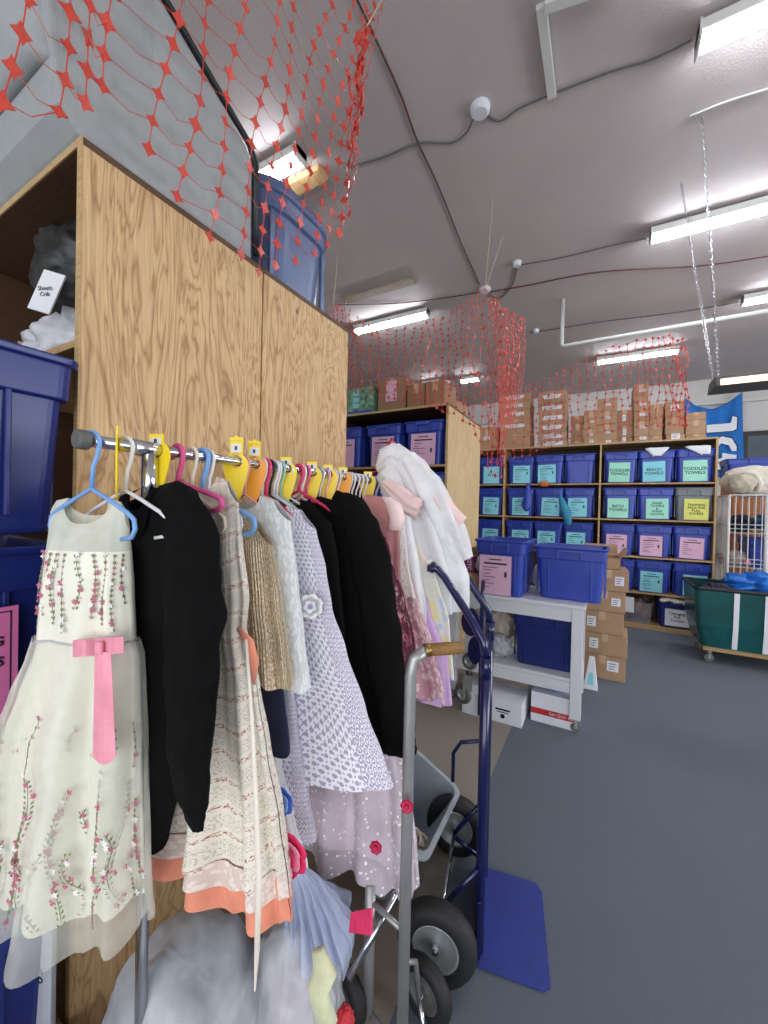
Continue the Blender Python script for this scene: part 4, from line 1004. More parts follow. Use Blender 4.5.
MB().tube([onY(358, 490, yz + .03), onY(365, 475, yz + .03), onY(380, 470, yz + .03), onY(395, 442, yz + .03), onY(392, 438, yz + .03), onY(376, 468, yz + .03)], .005, 8).build('hanger_bar', mplain('red_hanger_plastic', (200, 30, 50), .35), h, smooth=True)

# ---------------------------------------------------------------- the heap below
tt = thing('blue_tulle', 'pale blue tulle skirt hanging low with a hot pink edge', 'skirt', (-.8, .8, .3))
CT = (-.74, .78)
rt = pxrows(CT, .35, [(287, 303, 866, .5), (284, 322, 888, 1), (288, 338, 915, 1.8), (292, 352, 942, 2.4)], .03)
gq = Garment(CT, .35, rt, 17, .45, 3, hem=.02); gq.tilt = -.03; gq.mesh(nth=220, nz=30).build('tulle_layer', M['t_blue'], tt, smooth=True)
Garment(CT, .35, [(z, l * .8, r_ * .85, t_ * .7) for z, l, r_, t_ in rt], 13, .4, 5, hem=.02).mesh(nth=180, nz=24).build('under_layer', M['t_blue'], tt, smooth=True)
b = MB(); b.add([onY(352, 912, .74), onY(372, 908, .72), onY(371, 935, .71), onY(350, 932, .73)], [(0, 1, 2, 3)]); b.build('pink_edge', M['rp'], tt, solid=.006)
clothbag('clear_plastic_bag', (-.86, .6, .17), (.2, .19, .27), M['bag'], 'large clear plastic bag of clothes on the floor under printed dress', 'bag', 21, .13, .01)
clothbag('bagged_clothes', (-.86, .61, .15), (.17, .16, .22), mfabric('grey_blue_clothes', (160, 168, 178), var=.3, wrink=.04), 'grey blue folded clothes inside the large clear bag', 'clothes', 22, .12, .02)
clothbag('clear_plastic_bag', (-.68, .78, .17), (.13, .14, .24), M['bag'], 'clear plastic bag with pink cloth right of the larger bag', 'bag', 25, .18, .01)
clothbag('bagged_clothes', (-.69, .79, .14), (.1, .1, .18), mfabric('mauve_clothes', (205, 180, 195)), 'pinkish clothes inside the smaller clear bag', 'clothes', 26, .3, .02)
b = MB(); b.tube([onY(318, 950, .66), onY(325, 970, .66), onY(318, 990, .65), onY(326, 1020, .65)], [.018, .03, .026, .03], 14, flat=.6)
tag(b.build('yellow_cloth', mfabric('pale_yellow_cloth', (216, 218, 178)), smooth=True), 'pale yellow green cloth edge between the two clear bags', 'cloth')
clothbag('red_cloth', (onY(345, 1022, .7)), (.02, .02, .03), M['red'], 'small red cloth showing at the bottom edge beside the yellow cloth', 'cloth', 31)
# ---------------------------------------------------------------- white wheeled table
def caster(parent, x, y, z, r=.03, mat='rubberg', rz=.6):
    c, s = math.cos(rz), math.sin(rz)
    b = MB(); b.lathe([(0, -.01), (r * .85, -.01), (r, -.006), (r, .006), (r * .85, .01), (0, .01)], (x, y, r), (-s, c, 0), 24)
    b.build('caster', M[mat], parent, bevel=.001)
    b = MB()
    for k in (-1, 1): b.cbox((x - s * .014 * k, y + c * .014 * k, r + .018), (.024, .003, .05), rz)
    b.cyl((x - s * .018, y + c * .018, r), (x + s * .018, y - c * .018, r), .005, 10)
    b.cbox((x, y, (r * 2 + z) / 2 + .004), (.034, .034, max(.006, z - r * 2 - .004)), rz); b.build('caster_fork', M['steel'], parent)
TX0, TX1, TY0, TY1, TZ = -1.03, -.08, 2.93, 3.47, .87
t = thing('wheeled_table', 'white wooden two-level table on casters carrying blue totes', 'table', ((TX0 + TX1) / 2, 3.2, 0))
MB().box(TX0 - .015, TX1 + .015, TY0 - .015, TY1 + .015, TZ - .025, TZ).build('table_top', M['white'], t, bevel=.004)
MB().box(TX0, TX1, TY0 + .01, TY1 - .01, .335, .36).build('lower_shelf', M['white'], t, bevel=.003)
for x in (TX0, TX1 - .07):
    for y in (TY0, TY1 - .07):
        MB().box(x, x + .07, y, y + .07, .09, TZ - .026).build('leg', M['white'], t, bevel=.003)
        caster(t, x + .035, y + .035, .09)
for z0, z1 in ((TZ - .12, TZ - .026), (.26, .334)):
    for y in (TY0 + .005, TY1 - .03): MB().box(TX0 + .071, TX1 - .071, y, y + .025, z0, z1).build('rail_board', M['white'], t, bevel=.002)
    for x in (TX0 + .005, TX1 - .03): MB().box(x, x + .025, TY0 + .071, TY1 - .071, z0, z1).build('rail_board', M['white'], t, bevel=.002)
t = make_tote(.36, .43, .41, M['blue'], 'blue tote with pink sheet standing on the white table'); P = onY(504, 600, 3.06); place(t, (P.x - .005, 3.13, TZ + .001), -.03)
put_label(t, .235, .29, .15, -.43 / 2 + .002, M['pink_l'], sd=77, dx=-.03)
t = make_tote(.46, .36, .38, M['blue'], 'plain wide blue tote at the right end of the white table'); P = onY(568, 590, 3.1); place(t, (P.x + .015, 3.2, TZ + .001), -.03)
t = make_tote(.46, .4, .4, M['blue2'], 'deep blue tote on the lower shelf of the white table'); P = onY(544, 660, 3.0); place(t, (P.x, 3.21, .361), .0)
M['cardopen'] = M['card2']
def open_box(c, sz, rz, label, m='card2', flaps=True, group=None):
    t = thing('open_cardboard_box', label, 'box', c, rz, group); Mx = RM[t]; a, b_, h = sz[0] / 2, sz[1] / 2, sz[2]; q = .004; g = MB()
    g.box(-a, a, -b_, -b_ + q, 0, h, M=Mx).box(-a, a, b_ - q, b_, 0, h, M=Mx).box(-a, -a + q, -b_, b_, 0, h, M=Mx).box(a - q, a, -b_, b_, 0, h, M=Mx).box(-a, a, -b_, b_, 0, q, M=Mx)
    g.build('carton', M[m], t)
    if flaps:
        for sg, ax in ((-1, 'x'), (1, 'x'), (1, 'y')):
            L = .1; e = math.radians(55)
            if ax == 'x': vs = [Mx @ V((sg * a, -b_, h)), Mx @ V((sg * a, b_, h)), Mx @ V((sg * (a + L * math.cos(e)), b_, h + L * math.sin(e))), Mx @ V((sg * (a + L * math.cos(e)), -b_, h + L * math.sin(e)))]
            else: vs = [Mx @ V((-a, sg * b_, h)), Mx @ V((a, sg * b_, h)), Mx @ V((a, sg * (b_ + .05), h + L)), Mx @ V((-a, sg * (b_ + .05), h + L))]
            MB().add(vs, [(0, 1, 2, 3)]).build('flap', M[m], t, solid=.004)
    return t
carton((-.9, 3.12, TZ + .001), (.3, .26, .13), .05, 'card2', 'brown carton at the left end of the white table under the purple box')
t = thing('purple_box', 'small purple printed box reading KITC on the brown carton', 'box', (-.945, 3.1, TZ + .132)); MB().box(-1.04, -.86, 3.03, 3.18, TZ + .133, TZ + .26).build('carton', mplain('purple_print', (120, 30, 90), .4), t, bevel=.002)
MB().text('KITC', (-.9, 3.0285, TZ + .2), (0, 0, -1), (1, 0, 0), .045, bold=.001).build('lettering', M['white_l'], t)
open_box((-.86, 3.4, TZ + .001), (.26, .2, .3), -.1, 'open brown box behind the purple box on the white table', flaps=False)
clothbag('white_plastic_bag', (-.8, 3.1, TZ + .2), (.07, .07, .08), M['whitebag'], 'white plastic bag between purple box and blue tote on table', 'bag', 41, .2, TZ + .132)
clothbag('white_plastic_bag', (-.42, 3.4, TZ + .1), (.05, .08, .1), M['whitebag'], 'white bag in the gap between the two table totes', 'bag', 44, .2, TZ + .001)
clothbag('plastic_wrapping', (-.66, 3.12, .44), (.09, .1, .09), M['bag'], 'crumpled clear plastic on the lower table shelf', 'wrapping', 42, .4, .362)
clothbag('cream_bundle', (-.68, 3.25, .6), (.1, .1, .14), mplain('cream_bundle', (200, 188, 178), var=.3), 'cream wrapped bundle above the plastic on the lower shelf', 'bundle', 43, .3, .45)
def print_box(x0, x1, y0, y1, h, lab, stripe=False):
    t = thing('white_box', lab, 'box', ((x0 + x1) / 2, (y0 + y1) / 2, 0), 0)
    MB().box(x0, x1, y0, y1, 0, h).build('carton', M['whitecard'], t, bevel=.003)
    if stripe:
        p = MB().box(x0 + .001, x1 - .001, y0 - .0015, y0, h * .28, h * .48).build('red_band', M['red'], t)
        MB().text('San Quin Rap', ((x0 + x1) / 2 + .06, y0 - .002, h * .38), (1, 0, 0), (0, 0, 1), .03).build('lettering', M['white_l'], p)
        clothbag('blue_contents', ((x0 + x1) / 2, (y0 + y1) / 2, h + .012), (.11, .1, .025), M['tarp'], 'blue plastic peeking out of the red-banded white box', 'plastic', 3, .3, h + .001)
    else:
        g = MB(); g.cbox((x1 - .13, y0 - .001, h * .62), (.1, .0015, .012)).cbox((x1 - .13, y0 - .001, h * .5), (.08, .0015, .006)); g.lathe([(0, 0), (.016, 0), (.016, .001), (0, .001)], (x1 - .13, y0 - .0015, h * .33), (0, -1, 0), 16)
        g.build('lettering', M['navy'], t)
    return t
A = onZ(463, 722, 0); Bq = onZ(528, 728, 0)
print_box(-.86, -.435, 2.8, 3.1, .155, 'white box with small blue print on floor under the table')
print_box(-.4, -.11, 2.955, 3.3, .21, 'white box with red band on floor beneath table right end', True)
# carton pile
zs_ = [0, .215, .41, .61, .8, .99]
for i in range(5):
    carton((.055 + .02 * math.sin(i * 2), 4.2, zs_[i] + .001), (.36 - .012 * i, .34, zs_[i + 1] - zs_[i] - .003), rnd.uniform(-.05, .05), 'card', 'brown carton with white sheet, %s of the pile right of the table' % ('bottom', 'second up', 'middle', 'fourth up', 'top')[i], 'cartons piled right of the table', True,
           [((.45, .6, .09, .09), (-.5, .5, .07, .09), (-.5, .5, .07, .09), (.55, .5, .07, .07), (.55, .5, .07, .08))[i]])
open_box((.02, 4.22, .992), (.29, .3, .1), .05, 'open carton with flaps up on top of the pile right of the table', 'card')
t = thing('paper_carton', 'thin white and teal bag between table leg and carton pile', 'bag', (-.02, 3.75, 0))
MB().add([V(p) for p in ((-.09, 3.72, .001), (.02, 3.72, .001), (.02, 3.82, .001), (-.09, 3.82, .001), (-.05, 3.76, .27), (-.01, 3.76, .27), (-.01, 3.78, .27), (-.05, 3.78, .27))], [(3, 2, 1, 0), (0, 1, 5, 4), (1, 2, 6, 5), (2, 3, 7, 6), (3, 0, 4, 7), (4, 5, 6, 7)]).build('bag', M['whitecard'], t, bevel=.004)
MB().add([V((-.06, 3.725, .04)), V((-.01, 3.725, .04)), V((-.02, 3.742, .14)), V((-.045, 3.742, .14))], [(0, 1, 2, 3)]).build('teal_panel', M['teal_l'], t, solid=.004)

# ---------------------------------------------------------------- wheels
def wheel(parent, c, axis, r, w, tyre='rubber', hub='hub'):
    k = w / 2
    t = MB().lathe([(r * .55, -k * .8), (r * .7, -k), (r * .9, -k * .9), (r * .985, -k * .45), (r, 0), (r * .985, k * .45), (r * .9, k * .9), (r * .7, k), (r * .55, k * .8)], c, axis, 48).build('tyre', M[tyre], parent, smooth=True)
    MB().lathe([(0, -k * .35), (r * .14, -k * .35), (r * .2, -k * .15), (r * .46, -k * .3), (r * .52, -k * .75), (r * .58, -k * .85), (r * .58, k * .85), (r * .52, k * .75), (r * .46, k * .3), (r * .2, k * .15), (r * .14, k * .35), (0, k * .35)], c, axis, 40).build('hub', M[hub], parent, smooth=True)
    a = V(axis).normalized(); c = V(c)
    b = MB(); b.cyl(c - a * (k * 1.05), c + a * (k * 1.05), r * .09, 14); b.build('axle_nut', M['chrome'], parent, bevel=.001)

# ---------------------------------------------------------------- navy hand truck
HX = -.365; ya, yb2 = 1.3, 1.585
t = thing('hand_truck', 'navy blue two-wheeled hand truck standing upright beside the rail', 'hand truck', (-.42, 1.45, 0))
for y, zt, hx, hy, hz in ((ya, 1.06, -.555, 1.41, 1.275), (yb2, 1.1, -.51, 1.56, 1.29)):
    MB().tube([V((HX, y, .02)), V((HX, y, .6)), V((HX, y, zt - .05))], .0165, 14).build('frame_post', M['navy'], t, smooth=True)
    MB().tube([V((HX, y, zt - .06)), V((HX - .01, y, zt)), V((HX - .05, y + (hy - y) * .3, zt + .055)), V((hx + .03, hy, hz - .03)), V((hx, hy, hz)), V((hx - .035, hy, hz + .002))], .0145, 14).build('handle', M['navy'], t, smooth=True)
    MB().cyl((HX, y, zt - .12), (HX, y, zt - .05), .0185, 16).build('collar', M['navy'], t, smooth=True)
MB().tube([V((-.57, 1.39, 1.277)), V((-.58, 1.48, 1.285)), V((-.545, 1.57, 1.292))], .014, 12).build('handle_bar', M['navy'], t, smooth=True)
for z in (.28, .52, .78, 1.0): MB().box(HX - .006, HX + .004, ya, yb2, z - .022, z + .022).build('cross_bar', M['navy'], t, bevel=.002)
MB().box(HX - .008, HX + .006, ya - .02, yb2 + .02, .01, .2).build('back_plate', M['navy'], t, bevel=.002)
tp = [V(p) for p in ((HX, 1.262, .004), (HX + .2, 1.262, .002), (HX + .222, 1.28, .002), (HX + .222, 1.6, .002), (HX + .2, 1.63, .002), (HX, 1.63, .004))]
b = MB(); b.rings([tp, [p + V((0, 0, .007)) for p in tp]], True, True); b.build('toe_plate', mplain('worn_blue_enamel', (40, 54, 134), .5, var=.15, sc_=20), t, bevel=.001)
MB().box(HX + .0175, HX + .019, ya - .012, ya + .012, .97, 1.03).build('label_sheet', M['white_l'], t)
AX = -.49
for y in (1.185, 1.665): wheel(t, (AX, y, .128), (0, 1, 0), .127, .066)
MB().cyl((AX, 1.15, .128), (AX, 1.71, .128), .008, 12).build('axle', M['chrome'], t, smooth=True)
TRUCK = t
for y in (1.29, 1.61):
    MB().tube([(HX - .01, y, .3), (AX - .0, y, .135)], .009, 10).build('axle_brace', M['navy'], t, smooth=True)
    MB().tube([(HX - .01, y, .06), (AX, y, .12)], .009, 10).build('axle_brace', M['navy'], t, smooth=True)
b = MB(); b.tube([V((HX - .005, 1.6, .56)), V((AX + .02, 1.6, .53)), V((AX - .01, 1.6, .48)), V((AX - .01, 1.6, .36))], .008, 10); b.build('stair_guard', M['navy'], t, smooth=True)

piv = V((HX, ya, 0)); rot = Matrix.Rotation(R(11.5), 3, 'Z'); place(t, piv + rot @ (V((-.42, 1.45, 0)) - piv) + V((.045, -.002, 0)), R(11.5))
# ---------------------------------------------------------------- old chrome dolly with wooden grip
t = thing('chrome_dolly', 'old chrome hand dolly with wooden grip in front of the navy truck', 'hand truck', (-.48, .97, 0))
Pa = V((-.424, .925, .0)); Pb = V((-.545, .95, .0))
b = MB(); b.tube([Pa + V((0, 0, .05)), Pa + V((0, 0, .6)), Pa + V((0, 0, 1.06)), Pa + V((.006, .006, 1.105)), Pa + V((.03, .03, 1.125))], .0155, 14); b.build('frame_post', M['steel'], t, smooth=True)
MB().tube([Pb + V((0, 0, .05)), Pb + V((0, 0, .43))], .0155, 14).build('frame_post', M['steel'], t, smooth=True)
MB().tube([Pa + V((.03, .03, 1.125)), Pa + V((.075, .085, 1.122)), Pa + V((.1, .115, 1.12))], [.016, .017, .0165], 14).build('wooden_grip', M['gripw'], t, smooth=True)
MB().cyl(Pa + V((.026, .026, 1.125)), Pa + V((.036, .038, 1.125)), .0175, 14).build('ferrule', M['brass'], t, smooth=True)
wheel(t, (-.415, 1.06, .088), (.2, 1, 0), .088, .042, 'rubber', 'rubberg')
wheel(t, (-.62, .93, .088), (.2, 1, 0), .088, .042, 'rubber', 'rubberg')
MB().cyl(onY(396, 893, 1.0), onY(349, 978, .86), .010, 14).build('brace_rod', M['chrome'], t, smooth=True)
MB().cyl((-.44, 1.06, .09), onY(424, 1030, 1.0), .008, 14).build('brace_rod', M['chrome'], t, smooth=True)
MB().tube([Pa + V((0, 0, .3)), (-.43, 1.02, .2), (-.42, 1.03, .095)], .007, 10).build('wheel_arm', M['steel'], t, smooth=True)
for z in (.06, .38): MB().cyl(Pa + V((0, 0, z)), Pb + V((0, 0, z)), .008, 10).build('cross_bar', M['steel'], t, smooth=True)

# tilted grey bin with hangers
t = thing('grey_bin', 'open grey plastic bin tilted behind the chrome dolly', 'bin', (-.7, 1.42, .2))
Mx = Matrix.Translation(V((-.8, 1.42, .09))) @ Matrix.Rotation(R(26), 4, 'Y') @ Matrix.Rotation(R(-6), 4, 'X')
b = MB(); b.rings([[Mx @ p for p in rrect(w, d, .05, z)] for w, d, z in ((.3, .36, 0), (.36, .44, .28), (.39, .47, .285), (.39, .47, .3), (.35, .43, .3), (.29, .35, .01))], True, True); b.build('body', M['greyclear'], t, bevel=.003)
th_ = thing('beige_hanger', 'bundle end of beige plastic hanger in the grey bin', 'hanger', (-.62, 1.35, .38), 0, 'beige hangers in the grey bin')
MB().tube([Mx @ V((.12 + .03 * math.cos(a), -.12 + .05 * math.sin(a), .24)) for a in [k * .45 for k in range(13)]], .006, 8).build('hanger_bar', hc('cream', cols['cream']), th_, smooth=True)
for i in range(3): dup(th_, th_.location + V((.015 * i - .02, .02 * i, -.018 * (i + 1))), .2 * i)

# navy platform dolly folded behind the hand truck
t = thing('folded_dolly', 'navy folded dolly with grey wheels in front of the white table', 'dolly', (-.8, 2.7, 0))
P = onY(463, 694, 2.66); Q = onY(467, 664, 2.7)
for c in (P, Q + V((0, .06, 0))):
    wheel(t, c, (.35, 1, 0), .066 if c is P else .06, .035, 'rubberg', 'hub')
    b = MB(); b.cbox(c + V((.03, -.024, .07)), (.05, .004, .1)).cbox(c + V((.03, .024, .07)), (.05, .004, .1)).cbox(c + V((.04, 0, .122)), (.07, .06, .008)); b.build('fork', M['steel'], t)
for (x, y, w, h) in ((471, 622, .14, .2), (475, 650, .1, .2)):
    c = onY(x, y, 2.72); b = MB(); rg = []
    for s_ in (-.012, .012): rg.append([c + V((math.cos(a) * w * .5, s_, math.sin(a) * h * .5)) for a in [k * .35 for k in range(18)]])
    b.rings(rg, True, True); b.build('deck_plate', M['navy'], t, bevel=.003)
c = onY(481, 650, 2.75); MB().tube([V((c.x, c.y, .04)), V((c.x, c.y, .9)), V((c.x, c.y + .02, 1.0))], .014, 12).build('post', M['navy'], t, smooth=True)

# ---------------------------------------------------------------- green hamper cart
gx0, gx1, gy0, gy1 = .93, 2.0, 5.0, 5.62
t = thing('hamper_cart', 'green vinyl laundry hamper cart with white straps and black rim', 'cart', ((gx0 + gx1) / 2, 5.3, 0))
MB().box(gx0 + .02, gx1 - .02, gy0 + .03, gy1 - .03, .13, .18).build('wooden_base', M['particle'], t, bevel=.004)
n = 12; rg = []
for z, e in ((.181, .0), (.4, .05), (.76, .075)):
    ring = rrect(gx1 - gx0 + e, gy1 - gy0 + e, .05, z); 
    for p in ring: p.x += (gx0 + gx1) / 2 - e * .4; p.y += (gy0 + gy1) / 2
    rg.append(ring)
inner = [[V((p.x * .995 + .006, p.y + (.012 if p.y < 5.3 else -.012), p.z)) for p in r] for r in rg[::-1]]
inner[-1] = [p + V((0, 0, .01)) for p in inner[-1]]
MB().rings(rg + inner, True, True).build('vinyl_bag', M['green'], t)
MB().tube([p + V((0, 0, .004)) for p in rg[-1]], .017, 10, closed=True).build('rim', M['black'], t, smooth=True)
for px in (704, 735, 766):
    x = onY(px, 620, 5.0).x
    if px != 704: MB().grid([[V((x - .02, yy, zz)), V((x + .02, yy, zz))] for zz, yy in ((.19, gy0 - .006), (.4, gy0 - .033), (.745, gy0 - .045))]).build('strap', M['white_l'], t, solid=.006)
for x in (gx0 + .08, gx1 - .1):
    for y in (gy0 + .09, gy1 - .09): caster(t, x, y, .13, .045, 'rubberg', .3)
clothbag('blue_tarp', (1.55, 5.35, .78), (.33, .2, .13), M['tarp'], 'bright blue tarp bag bulging out of the green hamper', 'bag', 51, .5)
clothbag('navy_cloth', (1.13, 5.3, .72), (.14, .2, .06), M['navycloth'], 'dark blue cloth lying in the left of the green hamper', 'cloth', 52, .4)

# ---------------------------------------------------------------- white wire cage with bundle
cx0, cx1, cy0, cy1, cz = 1.33, 2.15, 5.98, 6.5, 1.74
t = thing('wire_cage', 'white wire cage rack standing right of the long shelves', 'rack', (1.74, 6.24, 0))
for x in (cx0, cx1):
    for y in (cy0, cy1): MB().cyl((x, y, .05), (x, y, cz), .014, 12).build('post', M['pipe'], t, smooth=True)
MB().cyl((1.66, cy0 - .01, .05), (1.66, cy0 - .01, cz), .02, 14).build('post', M['pipe'], t, smooth=True)
for y in (cy0, cy1):
    b = MB(); 
    for k in range(1, 14): b.cyl((cx0 + (cx1 - cx0) * k / 14, y, .06), (cx0 + (cx1 - cx0) * k / 14, y, cz), .0055, 6)
    for z in (.08, .35, .62, .95, 1.0, 1.35, 1.4, cz): b.cyl((cx0, y, z), (cx1, y, z), .006, 6)
    b.build('wire_panel', M['pipe'], t, smooth=True)
for x in (cx0, cx1):
    b = MB()
    for k in range(1, 8): b.cyl((x, cy0 + (cy1 - cy0) * k / 8, .06), (x, cy0 + (cy1 - cy0) * k / 8, cz), .0055, 6)
    for z in (.08, .62, 1.0, 1.4, cz): b.cyl((x, cy0, z), (x, cy1, z), .006, 6)
    b.build('wire_panel', M['pipe'], t, smooth=True)
for z in (.12, .9, 1.3):
    b = MB()
    for k in range(10): b.cyl((cx0, cy0 + (cy1 - cy0) * k / 9, z), (cx1, cy0 + (cy1 - cy0) * k / 9, z), .005, 6)
    b.build('wire_shelf', M['pipe'], t, smooth=True)
MB().box(cx0, cx1, cy0, cy1, cz, cz + .012).build('top_sheet', M['white'], t)
t = make_tote(.4, .44, .34, M['blue'], 'blue tote inside the white wire cage'); place(t, (1.72, 6.24, .906), .05)
for i, (x, z, m, lab) in enumerate(((1.5, 1.37, 'navycloth', 'dark navy clothes on the left of the cage upper shelf'), (1.72, 1.38, 'teal_c', 'teal blue clothes in the middle of the cage upper shelf'), (1.95, 1.37, 'navycloth', 'dark clothes at the right of the cage upper shelf'), (1.45, .99, 'mix', 'pale patterned bundle in lower left of the wire cage'))):
    if m not in M: M[m] = mfabric(m, (40, 90, 130) if m == 'teal_c' else (190, 170, 165))
    clothbag('folded_clothes', (x, 6.24, z + (.04 if i < 3 else 0)), (.12, .17, .1 if i < 3 else .09), M[m], lab, 'clothes', 60 + i, .3, (1.306 if i < 3 else .906))
clothbag('pink_toy', (1.54, 6.1, .95), (.04, .04, .045), M['rp2'], 'small pink item at the front of the lower cage shelf', 'toy', 70, .3, .906)
# rolled quilt on top
t = thing('rolled_quilt', 'cream rolled quilt on top of the wire cage', 'quilt', (1.6, 6.2, cz + .013))
b = MB(); b.blob((1.6, 6.22, cz + .185), (.3, .2, .18), 40, 24, .1, 2.5, 3, flatbot=cz + .014); b.build('roll', mfabric('cream_quilt', (206, 198, 182), var=.15), t, smooth=True)
b = MB(); b.blob((1.46, 6.06, cz + .15), (.13, .11, .12), 30, 20, .18, 3, 6); b.build('end_fold', mfabric('cream_quilt_end', (190, 178, 158), var=.2), t, smooth=True)
b = MB(); b.tube([V((1.33, 6.05, cz + .2)), V((1.43, 6.0, cz + .29)), V((1.55, 6.02, cz + .26)), V((1.61, 6.03, cz + .14)), V((1.59, 6.04, cz + .05))], [.02, .03, .035, .03, .02], 12); b.build('edge_fold', mfabric('cream_quilt_edge', (215, 208, 195)), t, smooth=True)
# blue tote lid further behind, upon a wooden cabinet
t = thing('wooden_cabinet', 'orange brown wooden cabinet behind the wire cage', 'cabinet', (2.1, 6.95, 0))
MB().box(1.5, 2.9, 6.75, 7.2, 0, 1.96).build('body', mwood('orange_wood', (200, 125, 70), (150, 80, 40), 1, 'X', False), t, bevel=.004)
for x in (1.52, 2.21): MB().box(x, x + .67, 6.735, 6.749, .06, 1.9).build('door', mwood('orange_wood_door', (196, 120, 66), (150, 80, 40), 1, 'X', False), t, bevel=.003)
t = make_tote(.72, .42, .3, M['blue'], 'wide blue tote standing on cabinet below the blue banner'); place(t, (1.82, 6.98, 1.961), 0)

# ---------------------------------------------------------------- wall things
BY = 9.38
q0, q1, q2, q3 = onY(684, 398, BY), onY(742, 392, BY), onY(744, 475, BY), onY(684, 480, BY)
t = thing('wall_banner', 'blue cloth banner with big white letters hanging on back wall', 'banner', (q0.x + .5, BY, q2.z))
b = MB(); rows = []
for i in range(25):
    v = i / 24; r = []
    for j in range(33):
        u = j / 32; top = q0.lerp(q1, u) - V((0, 0, .26 * math.sin(math.pi * u) * (1 - v) ** 2)); bot = q3.lerp(q2, u); p = top.lerp(bot, v)
        r.append(p + V((0, -.03 * math.sin(u * 22 + 3 * v) * (1 - v * .8) - .02, 0)))
    rows.append(r)
b.grid(rows); b.build('cloth', mfabric('royal_blue_cloth', (38, 112, 190), var=.08, sheen=.1), t, smooth=True, solid=.004)
def poly_letter(pts, m, y, grow, name):
    vs = [onY(x, yy, y) for x, yy in pts]; c = sum(vs, V((0, 0, 0))) / len(vs)
    vs = [c + (p - c) * grow for p in vs]; n = len(vs)
    return MB().add(vs + [p + V((0, .004, 0)) for p in vs], [tuple(range(n)), tuple(range(n, 2 * n))[::-1]] + [(i, (i + 1) % n, n + (i + 1) % n, n + i) for i in range(n)]).build(name, m, t)
L1 = [(706, 425), (731, 423), (733, 416), (737.5, 417), (737, 429), (733, 431), (706, 433)]
L2 = [(712, 441), (722, 436), (732, 438), (737, 446), (737, 451), (732, 451), (729, 445), (721, 443), (716, 449), (715, 460), (722, 458), (722, 453), (737, 455), (737, 462), (730, 470), (716, 470), (709, 458), (708, 448)]
for L in (L1, L2):
    poly_letter(L, M['navy'], BY - .062, 1.07, 'letter_outline'); poly_letter(L, M['white_l'], BY - .072, .97, 'letter')
s0, s1 = onY(741, 432, 9.44), onY(741, 490, 9.44)
t = thing('wall_screen', 'dark flat screen with black frame on the back wall', 'screen', (s0.x + .8, 9.44, s1.z))
x0 = s0.x; MB().box(x0, x0 + 1.7, 9.4, 9.498, s1.z, s0.z).build('frame', M['black'], t, bevel=.006)
MB().box(x0 + .09, x0 + 1.61, 9.395, 9.4, s1.z + .09, s0.z - .09).build('panel', mplain('screen_glass', (84, 96, 104), .12), t)

# ---------------------------------------------------------------- ceiling lights
TUBE = memit('fluorescent_tube', (242, 247, 255), 44.0)
def batten(p0, p1, drop=.02, label='', w=.12, group='ceiling batten lights'):
    """p0, p1: ends under the ceiling"""
    p0 = V(p0); p1 = V(p1); z = H - drop; L = (p1 - p0).length; ang = math.atan2(p1.y - p0.y, p1.x - p0.x); c = (p0 + p1) / 2
    t = thing('ceiling_light', label, 'ceiling light', (c.x, c.y, z), ang, group); Mx = RM[t]
    MB().box(-L / 2, L / 2, -w * .5, w * .5, -.06, 0, M=Mx).build('housing', M['pipe'], t, bevel=.004)
    for k in (-1, 1): MB().box(k * L / 2 - .012 * (k > 0), k * L / 2 + .012 * (k < 0), -w * .6, w * .6, -.1, -.0, M=Mx).build('end_plate', M['pipe'], t, bevel=.003)
    for k in (-1, 1):
        b = MB().cyl(Mx @ V((-L / 2 + .02, k * w * .27, -.082)), Mx @ V((L / 2 - .02, k * w * .27, -.082)), .015, 12); b.build('tube', TUBE, t, smooth=True)
    if drop > .1:
        for k in (-1, 1): MB().cyl(Mx @ V((k * L * .35, 0, 0)), Mx @ V((k * L * .35, 0, drop)), .004, 6).build('hanging_rod', M['pipe'], t)
    return t
def lp(x, y, dz=.08): return onZ(x, y, H - dz)
def lit(xa, ya_, xb, yb_, label, L=None, drop=.02):
    a, b = lp(xa, ya_, drop + .06), lp(xb, yb_, drop + .06); a.z = b.z = 0
    b.y = a.y + (b.y - a.y) * .0
    if L: b.x = a.x + L
    return batten(a, b, drop, label)
lit(697, 43, 820, 0, 'long fluorescent batten nearest, at the top right corner', 1.25)
lit(650, 238, 800, 205, 'fluorescent batten in the right middle, behind the chains', 1.25)
lit(742, 302, 768, 297, 'small far fluorescent batten at the right frame edge', 1.25)
lit(597, 362, 677, 354, 'fluorescent batten seen through netting above the back cartons', None)
lit(356, 331, 433, 319, 'fluorescent batten above the pale plywood unit', None)
lit(423, 385, 440, 382, 'far small fluorescent batten left of its twin beyond the netting', None)
lit(461, 381, 479, 378, 'far small fluorescent batten right of its twin beyond the netting', None)
lit(248, 186, 300, 168, 'fluorescent batten glowing behind the grey block and netting', .55)
a = lp(276, 196, .03); b_ = lp(328, 178, .03)
tag(MB().cbox(((a.x + b_.x) / 2, a.y, H - .03), ((b_.x - a.x), .12, .05), 0).build('ceiling_board', M['particle'], bevel=.003), 'bare wooden board on ceiling beside the light behind netting', 'board')
a = lp(345, 301, .02); b_ = lp(421, 290, .02)
tag(MB().cbox(((a.x + b_.x) / 2, a.y, H - .012), ((b_.x - a.x), .14, .02), 0).build('ceiling_board', mplain('dull_tan', (150, 132, 112)), bevel=.003), 'flat tan board on ceiling left of the white detectors', 'board')
